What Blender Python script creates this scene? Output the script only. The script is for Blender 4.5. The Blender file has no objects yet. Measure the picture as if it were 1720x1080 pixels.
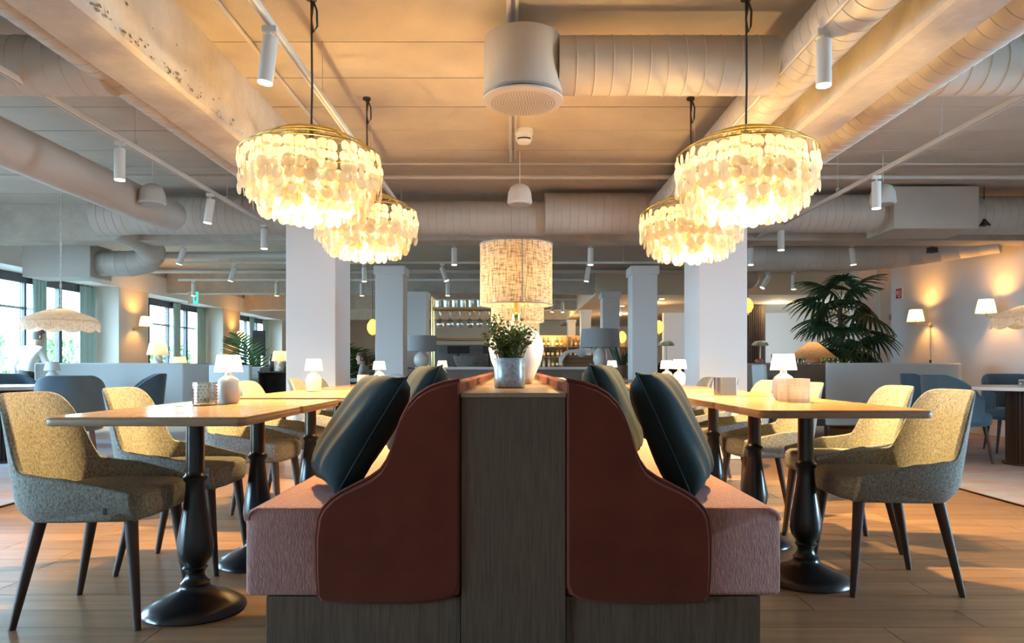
import bpy, bmesh, math, random
from math import sin, cos, pi, radians, sqrt
from mathutils import Vector, Matrix, Euler
random.seed(7)
S = bpy.context.scene
C = S.collection
# ---------------------------------------------------------------- camera, world, exposure
F, VX, VY, EYE = 1180.0, 862.0, 617.0, 0.94      # focal length in pixels of the 1720x1080 frame, vanishing point, eye height
cam_d = bpy.data.cameras.new('camera'); cam = bpy.data.objects.new('camera', cam_d); C.objects.link(cam)
cam.location = (0, 0, EYE); cam.rotation_euler = (pi / 2, 0, 0)
cam_d.sensor_width = 36; cam_d.lens = F / 1720 * 36
cam_d.shift_x = -(VX - 860) / 1720; cam_d.shift_y = (VY - 540) / 1720
cam_d.clip_start = 0.05; cam_d.clip_end = 300
S.camera = cam
S.view_settings.view_transform = 'Standard'; S.view_settings.look = 'None'
S.view_settings.gamma = 1; S.view_settings.use_curve_mapping = False
S.view_settings.exposure = 0.3
SKY = 36.0; CHAND = 64.0; DOWN = 250.0
w = bpy.data.worlds.new('sky'); S.world = w; w.use_nodes = True
bg = w.node_tree.nodes['Background']; bg.inputs[0].default_value = (0.62, 0.81, 1.0, 1); bg.inputs[1].default_value = SKY
S.cycles.max_bounces = 8; S.cycles.diffuse_bounces = 4; S.cycles.transparent_max_bounces = 24
S.cycles.transmission_bounces = 6; S.cycles.glossy_bounces = 3
S.cycles.caustics_reflective = False; S.cycles.caustics_refractive = False
S.cycles.sample_clamp_indirect = 4.0

# ---------------------------------------------------------------- helpers
def px(x, d): return (x - VX) * d / F
def pz(y, d): return EYE + (VY - y) * d / F
ORD = ['nearest', 'second nearest', 'third nearest', 'fourth nearest', 'fifth nearest', 'sixth nearest', 'seventh nearest', 'eighth nearest']
NTH = ['first', 'second', 'third', 'fourth', 'fifth', 'sixth', 'seventh', 'eighth', 'ninth', 'tenth', 'eleventh', 'twelfth', 'thirteenth', 'fourteenth', 'fifteenth', 'sixteenth', 'seventeenth', 'eighteenth', 'nineteenth', 'twentieth', 'twenty-first', 'twenty-second', 'twenty-third', 'twenty-fourth']

class MB:
    def __init__(s): s.v = []; s.f = []
    def add(s, vs, fs):
        o = len(s.v); s.v += [tuple(p) for p in vs]; s.f += [tuple(i + o for i in q) for q in fs]; return s
    def box(s, x0, x1, y0, y1, z0, z1):
        v = [(x, y, z) for z in (z0, z1) for y in (y0, y1) for x in (x0, x1)]
        return s.add(v, [(0, 2, 3, 1), (4, 5, 7, 6), (0, 1, 5, 4), (2, 6, 7, 3), (0, 4, 6, 2), (1, 3, 7, 5)])
    def tube(s, pts, r, n=12, caps=True, closed=False):
        pts = [Vector(p) for p in pts]; m = len(pts)
        rs = r if isinstance(r, (list, tuple)) else [r] * m
        vs = []; prev = None
        for i, p in enumerate(pts):
            if closed: t = pts[(i + 1) % m] - pts[i - 1]
            else: t = pts[min(i + 1, m - 1)] - pts[max(i - 1, 0)]
            t.normalize()
            if prev is None:
                a = Vector((0, 0, 1)) if abs(t.z) < .9 else Vector((1, 0, 0)); u = t.cross(a).normalized()
            else:
                u = (prev - t * prev.dot(t)); u = u.normalized() if u.length > 1e-6 else t.orthogonal().normalized()
            prev = u; w_ = t.cross(u)
            for k in range(n):
                a = 2 * pi * k / n; vs.append(p + (u * cos(a) + w_ * sin(a)) * rs[i])
        fs = []
        for i in range(m if closed else m - 1):
            j = (i + 1) % m
            for k in range(n): l = (k + 1) % n; fs.append((i * n + k, i * n + l, j * n + l, j * n + k))
        if caps and not closed: fs += [tuple(range(n))[::-1], tuple((m - 1) * n + k for k in range(n))]
        return s.add(vs, fs)
    def lathe(s, prof, n=24, c=(0, 0, 0), cap0=True, cap1=True, sx=1, sy=1):
        vs = [(c[0] + r * cos(2 * pi * k / n) * sx, c[1] + r * sin(2 * pi * k / n) * sy, c[2] + z) for r, z in prof for k in range(n)]
        fs = [(i * n + k, i * n + (k + 1) % n, (i + 1) * n + (k + 1) % n, (i + 1) * n + k) for i in range(len(prof) - 1) for k in range(n)]
        if cap0: fs.append(tuple(range(n))[::-1])
        if cap1: fs.append(tuple((len(prof) - 1) * n + k for k in range(n)))
        return s.add(vs, fs)
    def prism(s, poly, a0, a1, ax='z', inset=0):
        n = len(poly)
        def mk(p, a): return {'z': (p[0], p[1], a), 'y': (p[0], a, p[1]), 'x': (a, p[0], p[1])}[ax]
        cx = sum(p[0] for p in poly) / n; cy = sum(p[1] for p in poly) / n
        def sh(p):
            dx, dy = p[0] - cx, p[1] - cy; L = sqrt(dx * dx + dy * dy) or 1
            return (p[0] - dx / L * inset, p[1] - dy / L * inset)
        rings = [(poly, a0), (poly, a1)]
        if inset:
            q = [sh(p) for p in poly]; e = inset if a1 > a0 else -inset
            rings = [(q, a0), (poly, a0 + e), (poly, a1 - e), (q, a1)]
        vs = [mk(p, a) for r, a in rings for p in r]; k = len(rings)
        fs = [(i * n + j, i * n + (j + 1) % n, (i + 1) * n + (j + 1) % n, (i + 1) * n + j) for i in range(k - 1) for j in range(n)]
        fs += [tuple(range(n))[::-1], tuple((k - 1) * n + j for j in range(n))]
        return s.add(vs, fs)
    def grid(s, fn, nu, nv, cu=False):
        vs = [fn(i / (nu if cu else nu - 1), j / (nv - 1)) for i in range(nu) for j in range(nv)]
        fs = [(i * nv + j, ((i + 1) % nu) * nv + j, ((i + 1) % nu) * nv + j + 1, i * nv + j + 1) for i in range(nu if cu else nu - 1) for j in range(nv - 1)]
        return s.add(vs, fs)
    def mesh(s, name, mat, smooth=40):
        me = bpy.data.meshes.new(name); me.from_pydata(s.v, [], s.f); me.validate()
        bm = bmesh.new(); bm.from_mesh(me); bmesh.ops.recalc_face_normals(bm, faces=bm.faces); bm.to_mesh(me); bm.free()
        me.materials.append(mat)
        if smooth:
            for p in me.polygons: p.use_smooth = True
            me.set_sharp_from_angle(angle=radians(smooth))
        return me
    def build(s, name, mat, parent=None, smooth=40, bevel=0, loc=None):
        return link(name, s.mesh(name, mat, smooth), parent, bevel, loc)
def link(name, me, parent=None, bevel=0, loc=None, rot=None):
    o = bpy.data.objects.new(name, me); C.objects.link(o)
    if parent is not None: o.parent = parent
    if loc is not None: o.location = loc
    if rot is not None: o.rotation_euler = rot
    if bevel:
        b = o.modifiers.new('Bevel', 'BEVEL'); b.width = bevel; b.segments = 2; b.limit_method = 'ANGLE'
    return o
def tag(o, label, cat, group=None):
    o['label'] = label; o['category'] = cat
    if group: o['group'] = group
    return o
def thing(name, label, cat, loc=(0, 0, 0), rz=0, group=None):
    o = bpy.data.objects.new(name, None); C.objects.link(o); o.location = loc; o.rotation_euler = (0, 0, rz)
    o.empty_display_size = .1
    return tag(o, label, cat, group)
def struct(o): o['kind'] = 'structure'; return o
def kids(o): return [c for c in bpy.data.objects if c.parent == o]
def copy_tree(o, parent=None, tree=None):
    if tree is None:
        tree = {}
        for c in bpy.data.objects:
            if c.parent: tree.setdefault(c.parent.name, []).append(c)
    c = o.copy(); C.objects.link(c)
    if parent is not None: c.parent = parent
    for ch in tree.get(o.name, []): copy_tree(ch, c, tree)
    return c
def put(o, loc, rz=0, label=None): 
    o.location = loc; o.rotation_euler = (0, 0, rz)
    if label: o['label'] = label
    return o
def lamp(name, loc, energy, color, r=.04, parent=None, kind='POINT', spot=None):
    L = bpy.data.lights.new(name, kind); L.energy = energy; L.color = color; L.shadow_soft_size = r
    if spot: L.spot_size = spot; L.spot_blend = .6
    o = bpy.data.objects.new(name, L); C.objects.link(o); o.location = loc
    if parent is not None: o.parent = parent
    return o

# ---------------------------------------------------------------- materials
MATS = {}
def mat(name, col, rough=.6, metal=0, noise=0, nscale=20, col2=None, bump=0, bscale=60, stretch=(1, 1, 1), spec=.5, sheen=0, emit=0, ecol=None, coat=0):
    m = bpy.data.materials.new(name); m.use_nodes = True; MATS[name] = m
    nt = m.node_tree; b = nt.nodes['Principled BSDF']
    b.inputs['Base Color'].default_value = (*col, 1); b.inputs['Roughness'].default_value = rough; b.inputs['Metallic'].default_value = metal
    b.inputs['Specular IOR Level'].default_value = spec
    if sheen: b.inputs['Sheen Weight'].default_value = sheen; b.inputs['Sheen Roughness'].default_value = .4
    if coat: b.inputs['Coat Weight'].default_value = coat; b.inputs['Coat Roughness'].default_value = .15
    if emit: b.inputs['Emission Color'].default_value = (*(ecol or col), 1); b.inputs['Emission Strength'].default_value = emit
    if noise or bump:
        tc = nt.nodes.new('ShaderNodeTexCoord'); mp = nt.nodes.new('ShaderNodeMapping'); mp.inputs['Scale'].default_value = stretch
        nt.links.new(tc.outputs['Object'], mp.inputs['Vector'])
    if noise:
        n = nt.nodes.new('ShaderNodeTexNoise'); n.inputs['Scale'].default_value = nscale; n.inputs['Detail'].default_value = 5; n.inputs['Roughness'].default_value = .65
        nt.links.new(mp.outputs[0], n.inputs['Vector'])
        r = nt.nodes.new('ShaderNodeValToRGB'); c2 = col2 or tuple(c * (1 - noise) for c in col)
        r.color_ramp.elements[0].position = .35; r.color_ramp.elements[1].position = .65
        r.color_ramp.elements[0].color = (*c2, 1); r.color_ramp.elements[1].color = (*col, 1)
        nt.links.new(n.outputs['Fac'], r.inputs[0]); nt.links.new(r.outputs[0], b.inputs['Base Color'])
    if bump:
        n2 = nt.nodes.new('ShaderNodeTexNoise'); n2.inputs['Scale'].default_value = bscale; n2.inputs['Detail'].default_value = 3
        nt.links.new(mp.outputs[0], n2.inputs['Vector'])
        bp = nt.nodes.new('ShaderNodeBump'); bp.inputs['Strength'].default_value = bump; bp.inputs['Distance'].default_value = .01
        nt.links.new(n2.outputs['Fac'], bp.inputs['Height']); nt.links.new(bp.outputs[0], b.inputs['Normal'])
    return m
def shade_mat(name, col, trans=.6, alpha=0, weave=0, col2=None):
    """thin lamp shade / shell: diffuse front, translucent through, optionally partly clear"""
    m = bpy.data.materials.new(name); m.use_nodes = True; nt = m.node_tree; nt.nodes.clear(); MATS[name] = m
    out = nt.nodes.new('ShaderNodeOutputMaterial'); d = nt.nodes.new('ShaderNodeBsdfDiffuse'); t = nt.nodes.new('ShaderNodeBsdfTranslucent')
    mx = nt.nodes.new('ShaderNodeMixShader'); mx.inputs[0].default_value = trans
    for n in (d, t): n.inputs['Color'].default_value = (*col, 1)
    if weave:
        tc = nt.nodes.new('ShaderNodeTexCoord'); facs = []
        for sc in ((weave, weave, weave * .12), (weave * .15, weave * .15, weave * 1.3)):
            mp = nt.nodes.new('ShaderNodeMapping'); mp.inputs['Scale'].default_value = sc
            n = nt.nodes.new('ShaderNodeTexNoise'); n.inputs['Scale'].default_value = 1; n.inputs['Detail'].default_value = 2
            nt.links.new(tc.outputs['Object'], mp.inputs[0]); nt.links.new(mp.outputs[0], n.inputs['Vector']); facs.append(n.outputs['Fac'])
        ad = nt.nodes.new('ShaderNodeMath'); ad.operation = 'MULTIPLY'; nt.links.new(facs[0], ad.inputs[0]); nt.links.new(facs[1], ad.inputs[1])
        r = nt.nodes.new('ShaderNodeValToRGB'); r.color_ramp.elements[0].position = .13; r.color_ramp.elements[1].position = .30
        r.color_ramp.elements[0].color = (*(col2 or col), 1); r.color_ramp.elements[1].color = (*col, 1)
        nt.links.new(ad.outputs[0], r.inputs[0])
        nt.links.new(r.outputs[0], d.inputs['Color']); nt.links.new(r.outputs[0], t.inputs['Color'])
    nt.links.new(d.outputs[0], mx.inputs[1]); nt.links.new(t.outputs[0], mx.inputs[2]); last = mx
    if alpha:
        tr = nt.nodes.new('ShaderNodeBsdfTransparent'); m2 = nt.nodes.new('ShaderNodeMixShader'); m2.inputs[0].default_value = alpha
        nt.links.new(mx.outputs[0], m2.inputs[1]); nt.links.new(tr.outputs[0], m2.inputs[2]); last = m2
    nt.links.new(last.outputs[0], out.inputs[0]); return m
def glass_mat(name, col=(1, 1, 1), gl=.12, rough=.03):
    m = bpy.data.materials.new(name); m.use_nodes = True; nt = m.node_tree; nt.nodes.clear(); MATS[name] = m
    out = nt.nodes.new('ShaderNodeOutputMaterial'); t = nt.nodes.new('ShaderNodeBsdfTransparent'); g = nt.nodes.new('ShaderNodeBsdfGlossy')
    t.inputs[0].default_value = (*col, 1); g.inputs['Roughness'].default_value = rough
    lw = nt.nodes.new('ShaderNodeLayerWeight'); lw.inputs[0].default_value = .35
    mt = nt.nodes.new('ShaderNodeMath'); mt.operation = 'MULTIPLY_ADD'; mt.inputs[1].default_value = .7; mt.inputs[2].default_value = gl
    nt.links.new(lw.outputs['Facing'], mt.inputs[0])
    mx = nt.nodes.new('ShaderNodeMixShader'); nt.links.new(mt.outputs[0], mx.inputs[0]); nt.links.new(t.outputs[0], mx.inputs[1]); nt.links.new(g.outputs[0], mx.inputs[2])
    nt.links.new(mx.outputs[0], out.inputs[0]); return m
def emat(name, col, st):
    m = bpy.data.materials.new(name); m.use_nodes = True; nt = m.node_tree; nt.nodes.clear(); MATS[name] = m
    out = nt.nodes.new('ShaderNodeOutputMaterial'); e = nt.nodes.new('ShaderNodeEmission'); e.inputs[0].default_value = (*col, 1); e.inputs[1].default_value = st
    nt.links.new(e.outputs[0], out.inputs[0]); return m

WARM = (1, .62, .22); WARM2 = (1, .66, .32)
M_wall = mat('white_wall_paint', (.86, .86, .87), .7, bump=.05, bscale=90)
M_cream = mat('cream_wall_paint', (.72, .67, .60), .7, bump=.05, bscale=90)
M_col = mat('column_paint', (.82, .82, .83), .65, bump=.04, bscale=70)
M_ceil = mat('painted_concrete', (.56, .50, .43), .8, noise=.12, nscale=2.2, bump=.25, bscale=30)
M_beam = mat('rough_concrete', (.60, .54, .47), .8, noise=.22, nscale=3.5, bump=.6, bscale=14)
M_duct = mat('duct_paint', (.56, .52, .47), .5, noise=.06, nscale=3)
M_steel = mat('galvanised_paint', (.62, .60, .57), .4)
M_track = mat('white_track', (.78, .77, .74), .4)
M_spot = mat('spot_body', (.74, .72, .69), .4)
M_dark = mat('black_plastic', (.02, .02, .022), .5)
M_iron = mat('black_cast_iron', (.010, .012, .015), .28, spec=.4, coat=.3)
M_plank = None
M_oakdark = mat('dark_oak_veneer', (.13, .088, .064), .55, spec=.25, noise=.4, nscale=9, stretch=(14, 14, .7), bump=.08, bscale=40)
M_oaktop = mat('oak_counter_top', (.28, .20, .14), .3, noise=.25, nscale=5, stretch=(9, .6, 9))
M_table = mat('light_oak_table', (.52, .31, .15), .22, noise=.16, nscale=4, stretch=(9, .8, 9), spec=.5)
M_tedge = mat('table_edge_wood', (.36, .25, .17), .45, noise=.25, nscale=8, stretch=(1, 1, 9))
M_leg = mat('dark_ash_leg', (.075, .05, .045), .45, spec=.3, noise=.25, nscale=12, stretch=(6, 6, .6))
M_velvet = mat('terracotta_velvet', (.118, .026, .015), .9, noise=.22, nscale=5, sheen=.1, spec=.15, bump=.04, bscale=180)
M_seat = mat('rose_tweed', (.42, .22, .195), .9, noise=.45, nscale=130, stretch=(1, 1, .25), bump=.35, bscale=220, col2=(.27, .13, .125))
M_pill = mat('petrol_velvet', (.018, .034, .041), .85, noise=.2, nscale=6, sheen=.04, spec=.2)
M_weave = mat('grey_herringbone', (.42, .42, .385), .9, noise=.6, nscale=75, stretch=(2.4, 2.4, 1.2), bump=.5, bscale=170, col2=(.13, .145, .15))
M_blue = mat('blue_velvet', (.06, .115, .17), .75, sheen=.4, noise=.2, nscale=5)
M_booth = mat('pale_blue_upholstery', (.70, .76, .79), .8, bump=.1, bscale=120)
M_marble = mat('white_laminate', (.80, .80, .80), .25)
M_flute = mat('dark_fluted_wood', (.05, .035, .031), .5, spec=.3)
M_ceram = mat('white_ceramic', (.78, .74, .70), .35, coat=.15)
M_sand = mat('ribbed_sand_ceramic', (.66, .60, .52), .5)
M_brass = mat('brass', (.72, .53, .22), .28, metal=1)
M_gold = mat('brass_wire', (.42, .33, .10), .35, metal=1)
M_shell = shade_mat('capiz_shell', (.97, .90, .74), .62, alpha=.28)
M_shade = shade_mat('white_lamp_shade', (.95, .90, .78), .55)
M_amber = shade_mat('amber_shade', (.9, .62, .28), .5)
M_peach = shade_mat('peach_lamp_shade', (.88, .66, .50), .5)
M_linen = shade_mat('natural_linen', (.68, .52, .36), .30, weave=150, col2=(.22, .14, .08))
M_ratt = shade_mat('rattan_weave', (.72, .48, .30), .45, weave=200, col2=(.35, .2, .1))
M_crochet = shade_mat('crochet_weave', (.84, .70, .58), .45, weave=150, col2=(.55, .42, .33))
M_grey = mat('grey_linen', (.33, .33, .34), .9, bump=.2, bscale=200)
M_bulb = emat('bulb_glow', (1, .80, .45), 40)
M_lens = emat('spot_lens', (1, .82, .5), 18)
M_led = emat('downlight_glow', (1, .85, .6), 10)
M_glass = glass_mat('clear_glass', (.93, .97, .97), .10)
M_pane = glass_mat('window_glass', (.86, .96, .98), .02)
M_crys = glass_mat('cut_crystal', (.80, .88, .92), .30, .12)
M_pot = mat('mottled_blue_glaze', (.17, .21, .25), .25, noise=.5, nscale=70, col2=(.38, .42, .45), coat=.3)
M_leaf = mat('small_green_leaf', (.15, .22, .05), .5, noise=.35, nscale=25)
M_palm = mat('palm_leaf', (.032, .085, .034), .5, noise=.3, nscale=8)
M_fern = mat('areca_leaf', (.06, .13, .03), .5, noise=.3, nscale=6)
M_aloe = mat('aloe_leaf', (.05, .10, .06), .5)
M_trunk = mat('palm_trunk', (.11, .06, .04), .9, noise=.5, nscale=18, bump=.7, bscale=30)
M_soil = mat('soil', (.03, .02, .015), .95)
M_terra = mat('brown_pot', (.16, .09, .06), .7)
M_mint = mat('mint_frame', (.46, .62, .57), .5)
M_wframe = mat('dark_window_frame', (.05, .055, .065), .45)
M_rug = None
M_skin = mat('skin', (.55, .34, .25), .55)
M_hair = mat('grey_hair', (.10, .085, .075), .7)
M_brown = mat('brown_hair', (.11, .06, .035), .7)
M_shirt = mat('white_shirt', (.80, .82, .84), .8)
M_trous = mat('black_trousers', (.02, .022, .028), .8)
M_greytop = mat('grey_top', (.50, .47, .47), .85)
M_red = mat('sign_red', (.55, .015, .02), .4)
M_white = mat('sign_white', (.85, .85, .85), .4)
M_green = mat('sign_green', (0, .42, .30), .4, emit=1.2, ecol=(.05, .75, .55))
M_hoop = mat('white_bentwood', (.70, .70, .68), .45)
M_rattan_pot = mat('terracotta_pot', (.5, .26, .15), .8)
M_sideb = mat('taupe_sideboard', (.24, .19, .16), .55, noise=.15, nscale=6, stretch=(1, 1, 8))
M_paper = mat('white_cloth', (.82, .82, .84), .85)
M_crate = mat('brown_crate', (.30, .16, .09), .7, noise=.3, nscale=8, stretch=(1, 1, 6))
M_navy = mat('navy_cover', (.03, .06, .13), .6)
M_cover2 = mat('grey_cover', (.35, .36, .38), .6)
M_bottles = [mat('bottle_green', (.03, .09, .04), .15), mat('bottle_amber', (.30, .12, .02), .15), mat('bottle_clear', (.62, .62, .55), .15), mat('bottle_dark', (.025, .02, .02), .15)]
M_label = mat('bottle_label', (.75, .68, .5), .6)
M_stone = mat('stone_basket', (.30, .29, .28), .9, noise=.5, nscale=40, bump=.5)
M_orange = mat('orange_fruit', (.75, .32, .05), .5)
M_pavl = mat('pale_paving', (.55, .53, .50), .9)
M_bush = mat('garden_leaf', (.10, .22, .05), .6, noise=.3, nscale=4)

# floor planks: one shared mesh, colour varied by object
def wood_floor(name):
    m = bpy.data.materials.new(name); m.use_nodes = True; nt = m.node_tree; b = nt.nodes['Principled BSDF']
    b.inputs['Roughness'].default_value = .33
    geo = nt.nodes.new('ShaderNodeNewGeometry'); mp = nt.nodes.new('ShaderNodeMapping'); mp.inputs['Scale'].default_value = (1.1, 14, 1)
    nt.links.new(geo.outputs['Position'], mp.inputs[0])
    oi = nt.nodes.new('ShaderNodeObjectInfo')
    n = nt.nodes.new('ShaderNodeTexNoise'); n.noise_dimensions = '4D'; n.inputs['Scale'].default_value = 1.6; n.inputs['Detail'].default_value = 6; n.inputs['Roughness'].default_value = .62
    sc = nt.nodes.new('ShaderNodeMath'); sc.operation = 'MULTIPLY'; sc.inputs[1].default_value = 40
    nt.links.new(oi.outputs['Random'], sc.inputs[0]); nt.links.new(sc.outputs[0], n.inputs['W']); nt.links.new(mp.outputs[0], n.inputs['Vector'])
    r = nt.nodes.new('ShaderNodeValToRGB'); r.color_ramp.elements[0].position = .3; r.color_ramp.elements[1].position = .72
    r.color_ramp.elements[0].color = (.23, .125, .066, 1); r.color_ramp.elements[1].color = (.40, .245, .135, 1)
    nt.links.new(n.outputs['Fac'], r.inputs[0])
    hs = nt.nodes.new('ShaderNodeHueSaturation'); mm = nt.nodes.new('ShaderNodeMath'); mm.operation = 'MULTIPLY_ADD'; mm.inputs[1].default_value = .3; mm.inputs[2].default_value = .85
    nt.links.new(oi.outputs['Random'], mm.inputs[0]); nt.links.new(mm.outputs[0], hs.inputs['Value']); nt.links.new(r.outputs[0], hs.inputs['Color'])
    nt.links.new(hs.outputs[0], b.inputs['Base Color']); return m
M_plank = wood_floor('oak_plank_floor')
def rug_mat():
    m = mat('faded_rug', (.33, .37, .45), .95, noise=.5, nscale=1.6, col2=(.40, .24, .20), bump=.3, bscale=150, stretch=(1, 2.2, 1)); return m
M_rug = rug_mat()
# ================================================================ THE SETTING
CEIL = 2.97; XL, XR, YB = -7.27, 6.6, 26.0
def sbox(name, mat_, x0, x1, y0, y1, z0, z1, parent=None, bevel=0):
    o = MB().box(x0, x1, y0, y1, z0, z1).build(name, mat_, parent, 0, bevel)
    return o if parent is not None else struct(o)
floor = sbox('floor', M_plank, -8.0, 9.6, -4.2, YB + .2, -.12, -.003)
pl = MB().box(-.649, .649, -.0885, .0885, -.02, 0).mesh('plank', M_plank, 0)
row = 0; y = 1.55
while y < 5.3:
    x = -3.43 - random.random() * 1.2
    while x < 3.43:
        link('plank', pl, floor, loc=(x + .65, y, 0)); x += 1.302
    y += .18; row += 1
ceiling = sbox('ceiling', M_ceil, -8.0, 9.6, -4.2, YB + .2, CEIL + .03, CEIL + .2)
for x0, x1 in ((XL, -2.2), (-1.88, 1.88), (2.16, XR)):
    pm = MB().box(-(x1 - x0) / 2, (x1 - x0) / 2, -.2675, .2675, 0, .05).mesh('ceiling_panel', M_ceil, 0)
    for k in range(-8, 9):
        link('ceiling_panel', pm, ceiling, loc=((x0 + x1) / 2, 3.84 + .548 * (k + .5), CEIL + random.random() * .004))
# concrete beams running away from the camera
def beam(name, x0, x1):
    m = MB(); n = 60
    def prof(t, j):
        y = -4 + 11.9 * t; r = random.Random(int(t * 997) + (0 if x0 < 0 else 5000))
        a = (r.random() - .5) * .012; b_ = (r.random() - .5) * .010
        P = [(x0, CEIL + .04), (x0 + a, 2.53), (x0 + .02, 2.51 + b_), (x1 - .02, 2.51 + b_), (x1 + a, 2.53), (x1, CEIL + .04)]
        return (P[j][0], y, P[j][1])
    vs = [prof(i / (n - 1), j) for i in range(n) for j in range(6)]
    m.add(vs, [(i * 6 + j, (i + 1) * 6 + j, (i + 1) * 6 + j + 1, i * 6 + j + 1) for i in range(n - 1) for j in range(5)] + [(0, 1, 2, 3, 4, 5), tuple((n - 1) * 6 + j for j in range(6))])
    return struct(m.build(name, M_beam, None, 30))
bl_ = beam('trim_1', -2.2, -1.88); beam('trim_2', 1.88, 2.16)
M_chip = mat('chipped_concrete', (.20, .16, .12), .95, noise=.4, nscale=60)
chip = MB(); Rc = random.Random(11)
for i in range(150):                                               # spalled pits along the lower inner edge
    yy = 1.9 + 3.2 * Rc.random() ** 1.5; zz = 2.535 + abs(Rc.gauss(0, .035)) * (1 if Rc.random() < .85 else 4); w_ = Rc.uniform(.004, .022); hh = Rc.uniform(.003, .012)
    n_ = 7; chip.add([(-1.872, yy + w_ * cos(2 * pi * k / n_) * Rc.uniform(.5, 1), zz + hh * sin(2 * pi * k / n_) * Rc.uniform(.5, 1)) for k in range(n_)], [tuple(range(n_))])
c_ = chip.build('spalled_pit', M_chip, bl_, 0); c_['kind'] = 'stuff'
for k, (yy, zz) in enumerate(((8.75, 2.52), (14.75, 2.50), (19.0, 2.5), (22.9, 2.5))):
    sbox('trim_%d' % (k + 3), M_beam, XL, 1.72 if k > 0 else XR, yy, yy + .38, zz, CEIL + .04)
# left wall with deep window openings
OPEN = [(-1.6, 3.65), (4.7, 8.28), (9.35, 12.95), (14.0, 17.6), (18.7, 22.1)]
LT = 2.42
wl = sbox('wall_left', M_wall, XL - .58, XL, -4.2, YB, LT, 2.80)
sbox('upper_band', M_cream, XL - .58, XL - .04, -4.2, YB, 2.80, CEIL + .06, wl)
edges = [-4.2] + [e for o in OPEN for e in o] + [YB]
for k in range(0, len(edges), 2):
    sbox('pier', M_cream, XL - .58, XL, edges[k], edges[k + 1], 0, LT, wl)
for i, (a, b_) in enumerate(OPEN):
    o = bpy.data.objects.new('window_%d' % (i + 1), None); C.objects.link(o); struct(o); o.location = (XL - .5, (a + b_) / 2, 0)
    L = b_ - a; h = L / 2
    for s in (-1, 1):                                             # mint curtain boards beside the glazing
        m = MB(); n = 9
        y0 = s * (h - .30); 
        m.grid(lambda u, v: (.06 + .035 * sin(u * 6 * pi), s * (h - .005 - .42 * u), .02 + 2.38 * v), 37, 2)
        c_ = m.build('curtain', M_mint, o, 60); sd = c_.modifiers.new('Solidify', 'SOLIDIFY'); sd.thickness = .012
    m = MB(); m.grid(lambda u, v: (.06 + .03 * sin(u * 8 * pi), .12 + .34 * u, .02 + 2.38 * v), 41, 2)
    c_ = m.build('curtain', M_mint, o, 60); sd = c_.modifiers.new('Solidify', 'SOLIDIFY'); sd.thickness = .012
    MB().box(-.05, .02, -h, h, 2.28, LT).build('head_frame', M_wframe, o, 0)
    MB().box(-.05, .02, -h, h, 0, .08).build('bottom_frame', M_wframe, o, 0)
    n = 4
    for k in range(n + 1):
        yk = -h + .06 + (L - .12) * k / n
        wdt = .05 if k % 2 == 0 else .085
        MB().box(-.05, .03, yk - wdt / 2, yk + wdt / 2, .08, 2.28).build('mullion', M_wframe, o, 0)
    for k in range(n):
        ya = -h + .06 + (L - .12) * k / n; yb = -h + .06 + (L - .12) * (k + 1) / n
        MB().box(-.018, -.010, ya + .03, yb - .03, .08, 2.28).build('pane', M_pane, o, 0)
        MB().box(-.03, 0, ya + .03, yb - .03, 1.86, 1.90).build('glazing_bar', M_mint, o, 0)
    P = bpy.data.lights.new('window_portal', 'AREA'); P.shape = 'RECTANGLE'; P.size = LT; P.size_y = L; P.cycles.is_portal = True
    po = bpy.data.objects.new('window_portal', P); C.objects.link(po); po.location = (XL - .62, (a + b_) / 2, LT / 2); po.rotation_euler = (0, -pi / 2, 0)
# rear wall behind the camera
sbox('wall_back', M_cream, XL - .58, XR + .3, -4.2, -4.0, 0, CEIL + .06)
# right wall, its dado trim and the recess beyond it
wrt = sbox('wall_right', M_wall, XR, XR + .3, -4.2, 12.4, 2.42, 2.63)
sbox('pier', M_wall, XR, XR + .3, -4.2, 1.885, 0, 2.42, wrt); sbox('pier', M_wall, XR, XR + .3, 4.115, 12.4, 0, 2.42, wrt)
o = bpy.data.objects.new('window_9', None); C.objects.link(o); struct(o); o.location = (XR + .15, 3.0, 0)
for k in range(3): MB().box(-.04, .04, -1.115 + 1.085 * k, -1.055 + 1.085 * k, 0, 2.42).build('mullion', M_wframe, o, 0)
for k in range(2): MB().box(-.005, .005, -1.055 + 1.085 * k, -.03 + 1.085 * k, 0, 2.42).build('pane', M_pane, o, 0)
P = bpy.data.lights.new('window_portal', 'AREA'); P.shape = 'RECTANGLE'; P.size = 2.42; P.size_y = 2.23; P.cycles.is_portal = True
po = bpy.data.objects.new('window_portal', P); C.objects.link(po); po.location = (XR + .35, 3.0, 1.21); po.rotation_euler = (0, pi / 2, 0)
sbox('trim_8', M_beam, XR - .03, XR + .3, -4.2, 12.4, 2.66, CEIL + .06)
sbox('trim_9', M_white, XR - .02, XR + .02, -4.2, 12.4, 2.63, 2.66)
sbox('baseboard_right', M_wall, XR - .02, XR, 5.2, 12.4, 0, .12, bevel=.004)
sbox('wall_return', M_wall, 6.07, XR + .3, 12.4, 12.7, 0, 2.78)
sbox('trim_10', M_cream, 6.42, 6.6, 12.28, 12.4, 0, 2.9)
sbox('wall_corner', M_wall, XR + .3, 9.6, 12.4, 12.7, 0, CEIL + .06)
sbox('wall_recess', M_wall, 4.2, 9.6, 19.6, 19.8, 0, 2.5)
sbox('wall_far', M_cream, -8.0, 9.6, YB, YB + .2, 0, CEIL + .06)
ws = sbox('wall_recess_side', M_wall, 9.4, 9.6, 12.4, YB, 2.4, CEIL + .06)
sbox('pier', M_wall, 9.4, 9.6, 12.4, 16.6, 0, 2.4, ws); sbox('pier', M_wall, 9.4, 9.6, 17.3, YB, 0, 2.4, ws)
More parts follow.
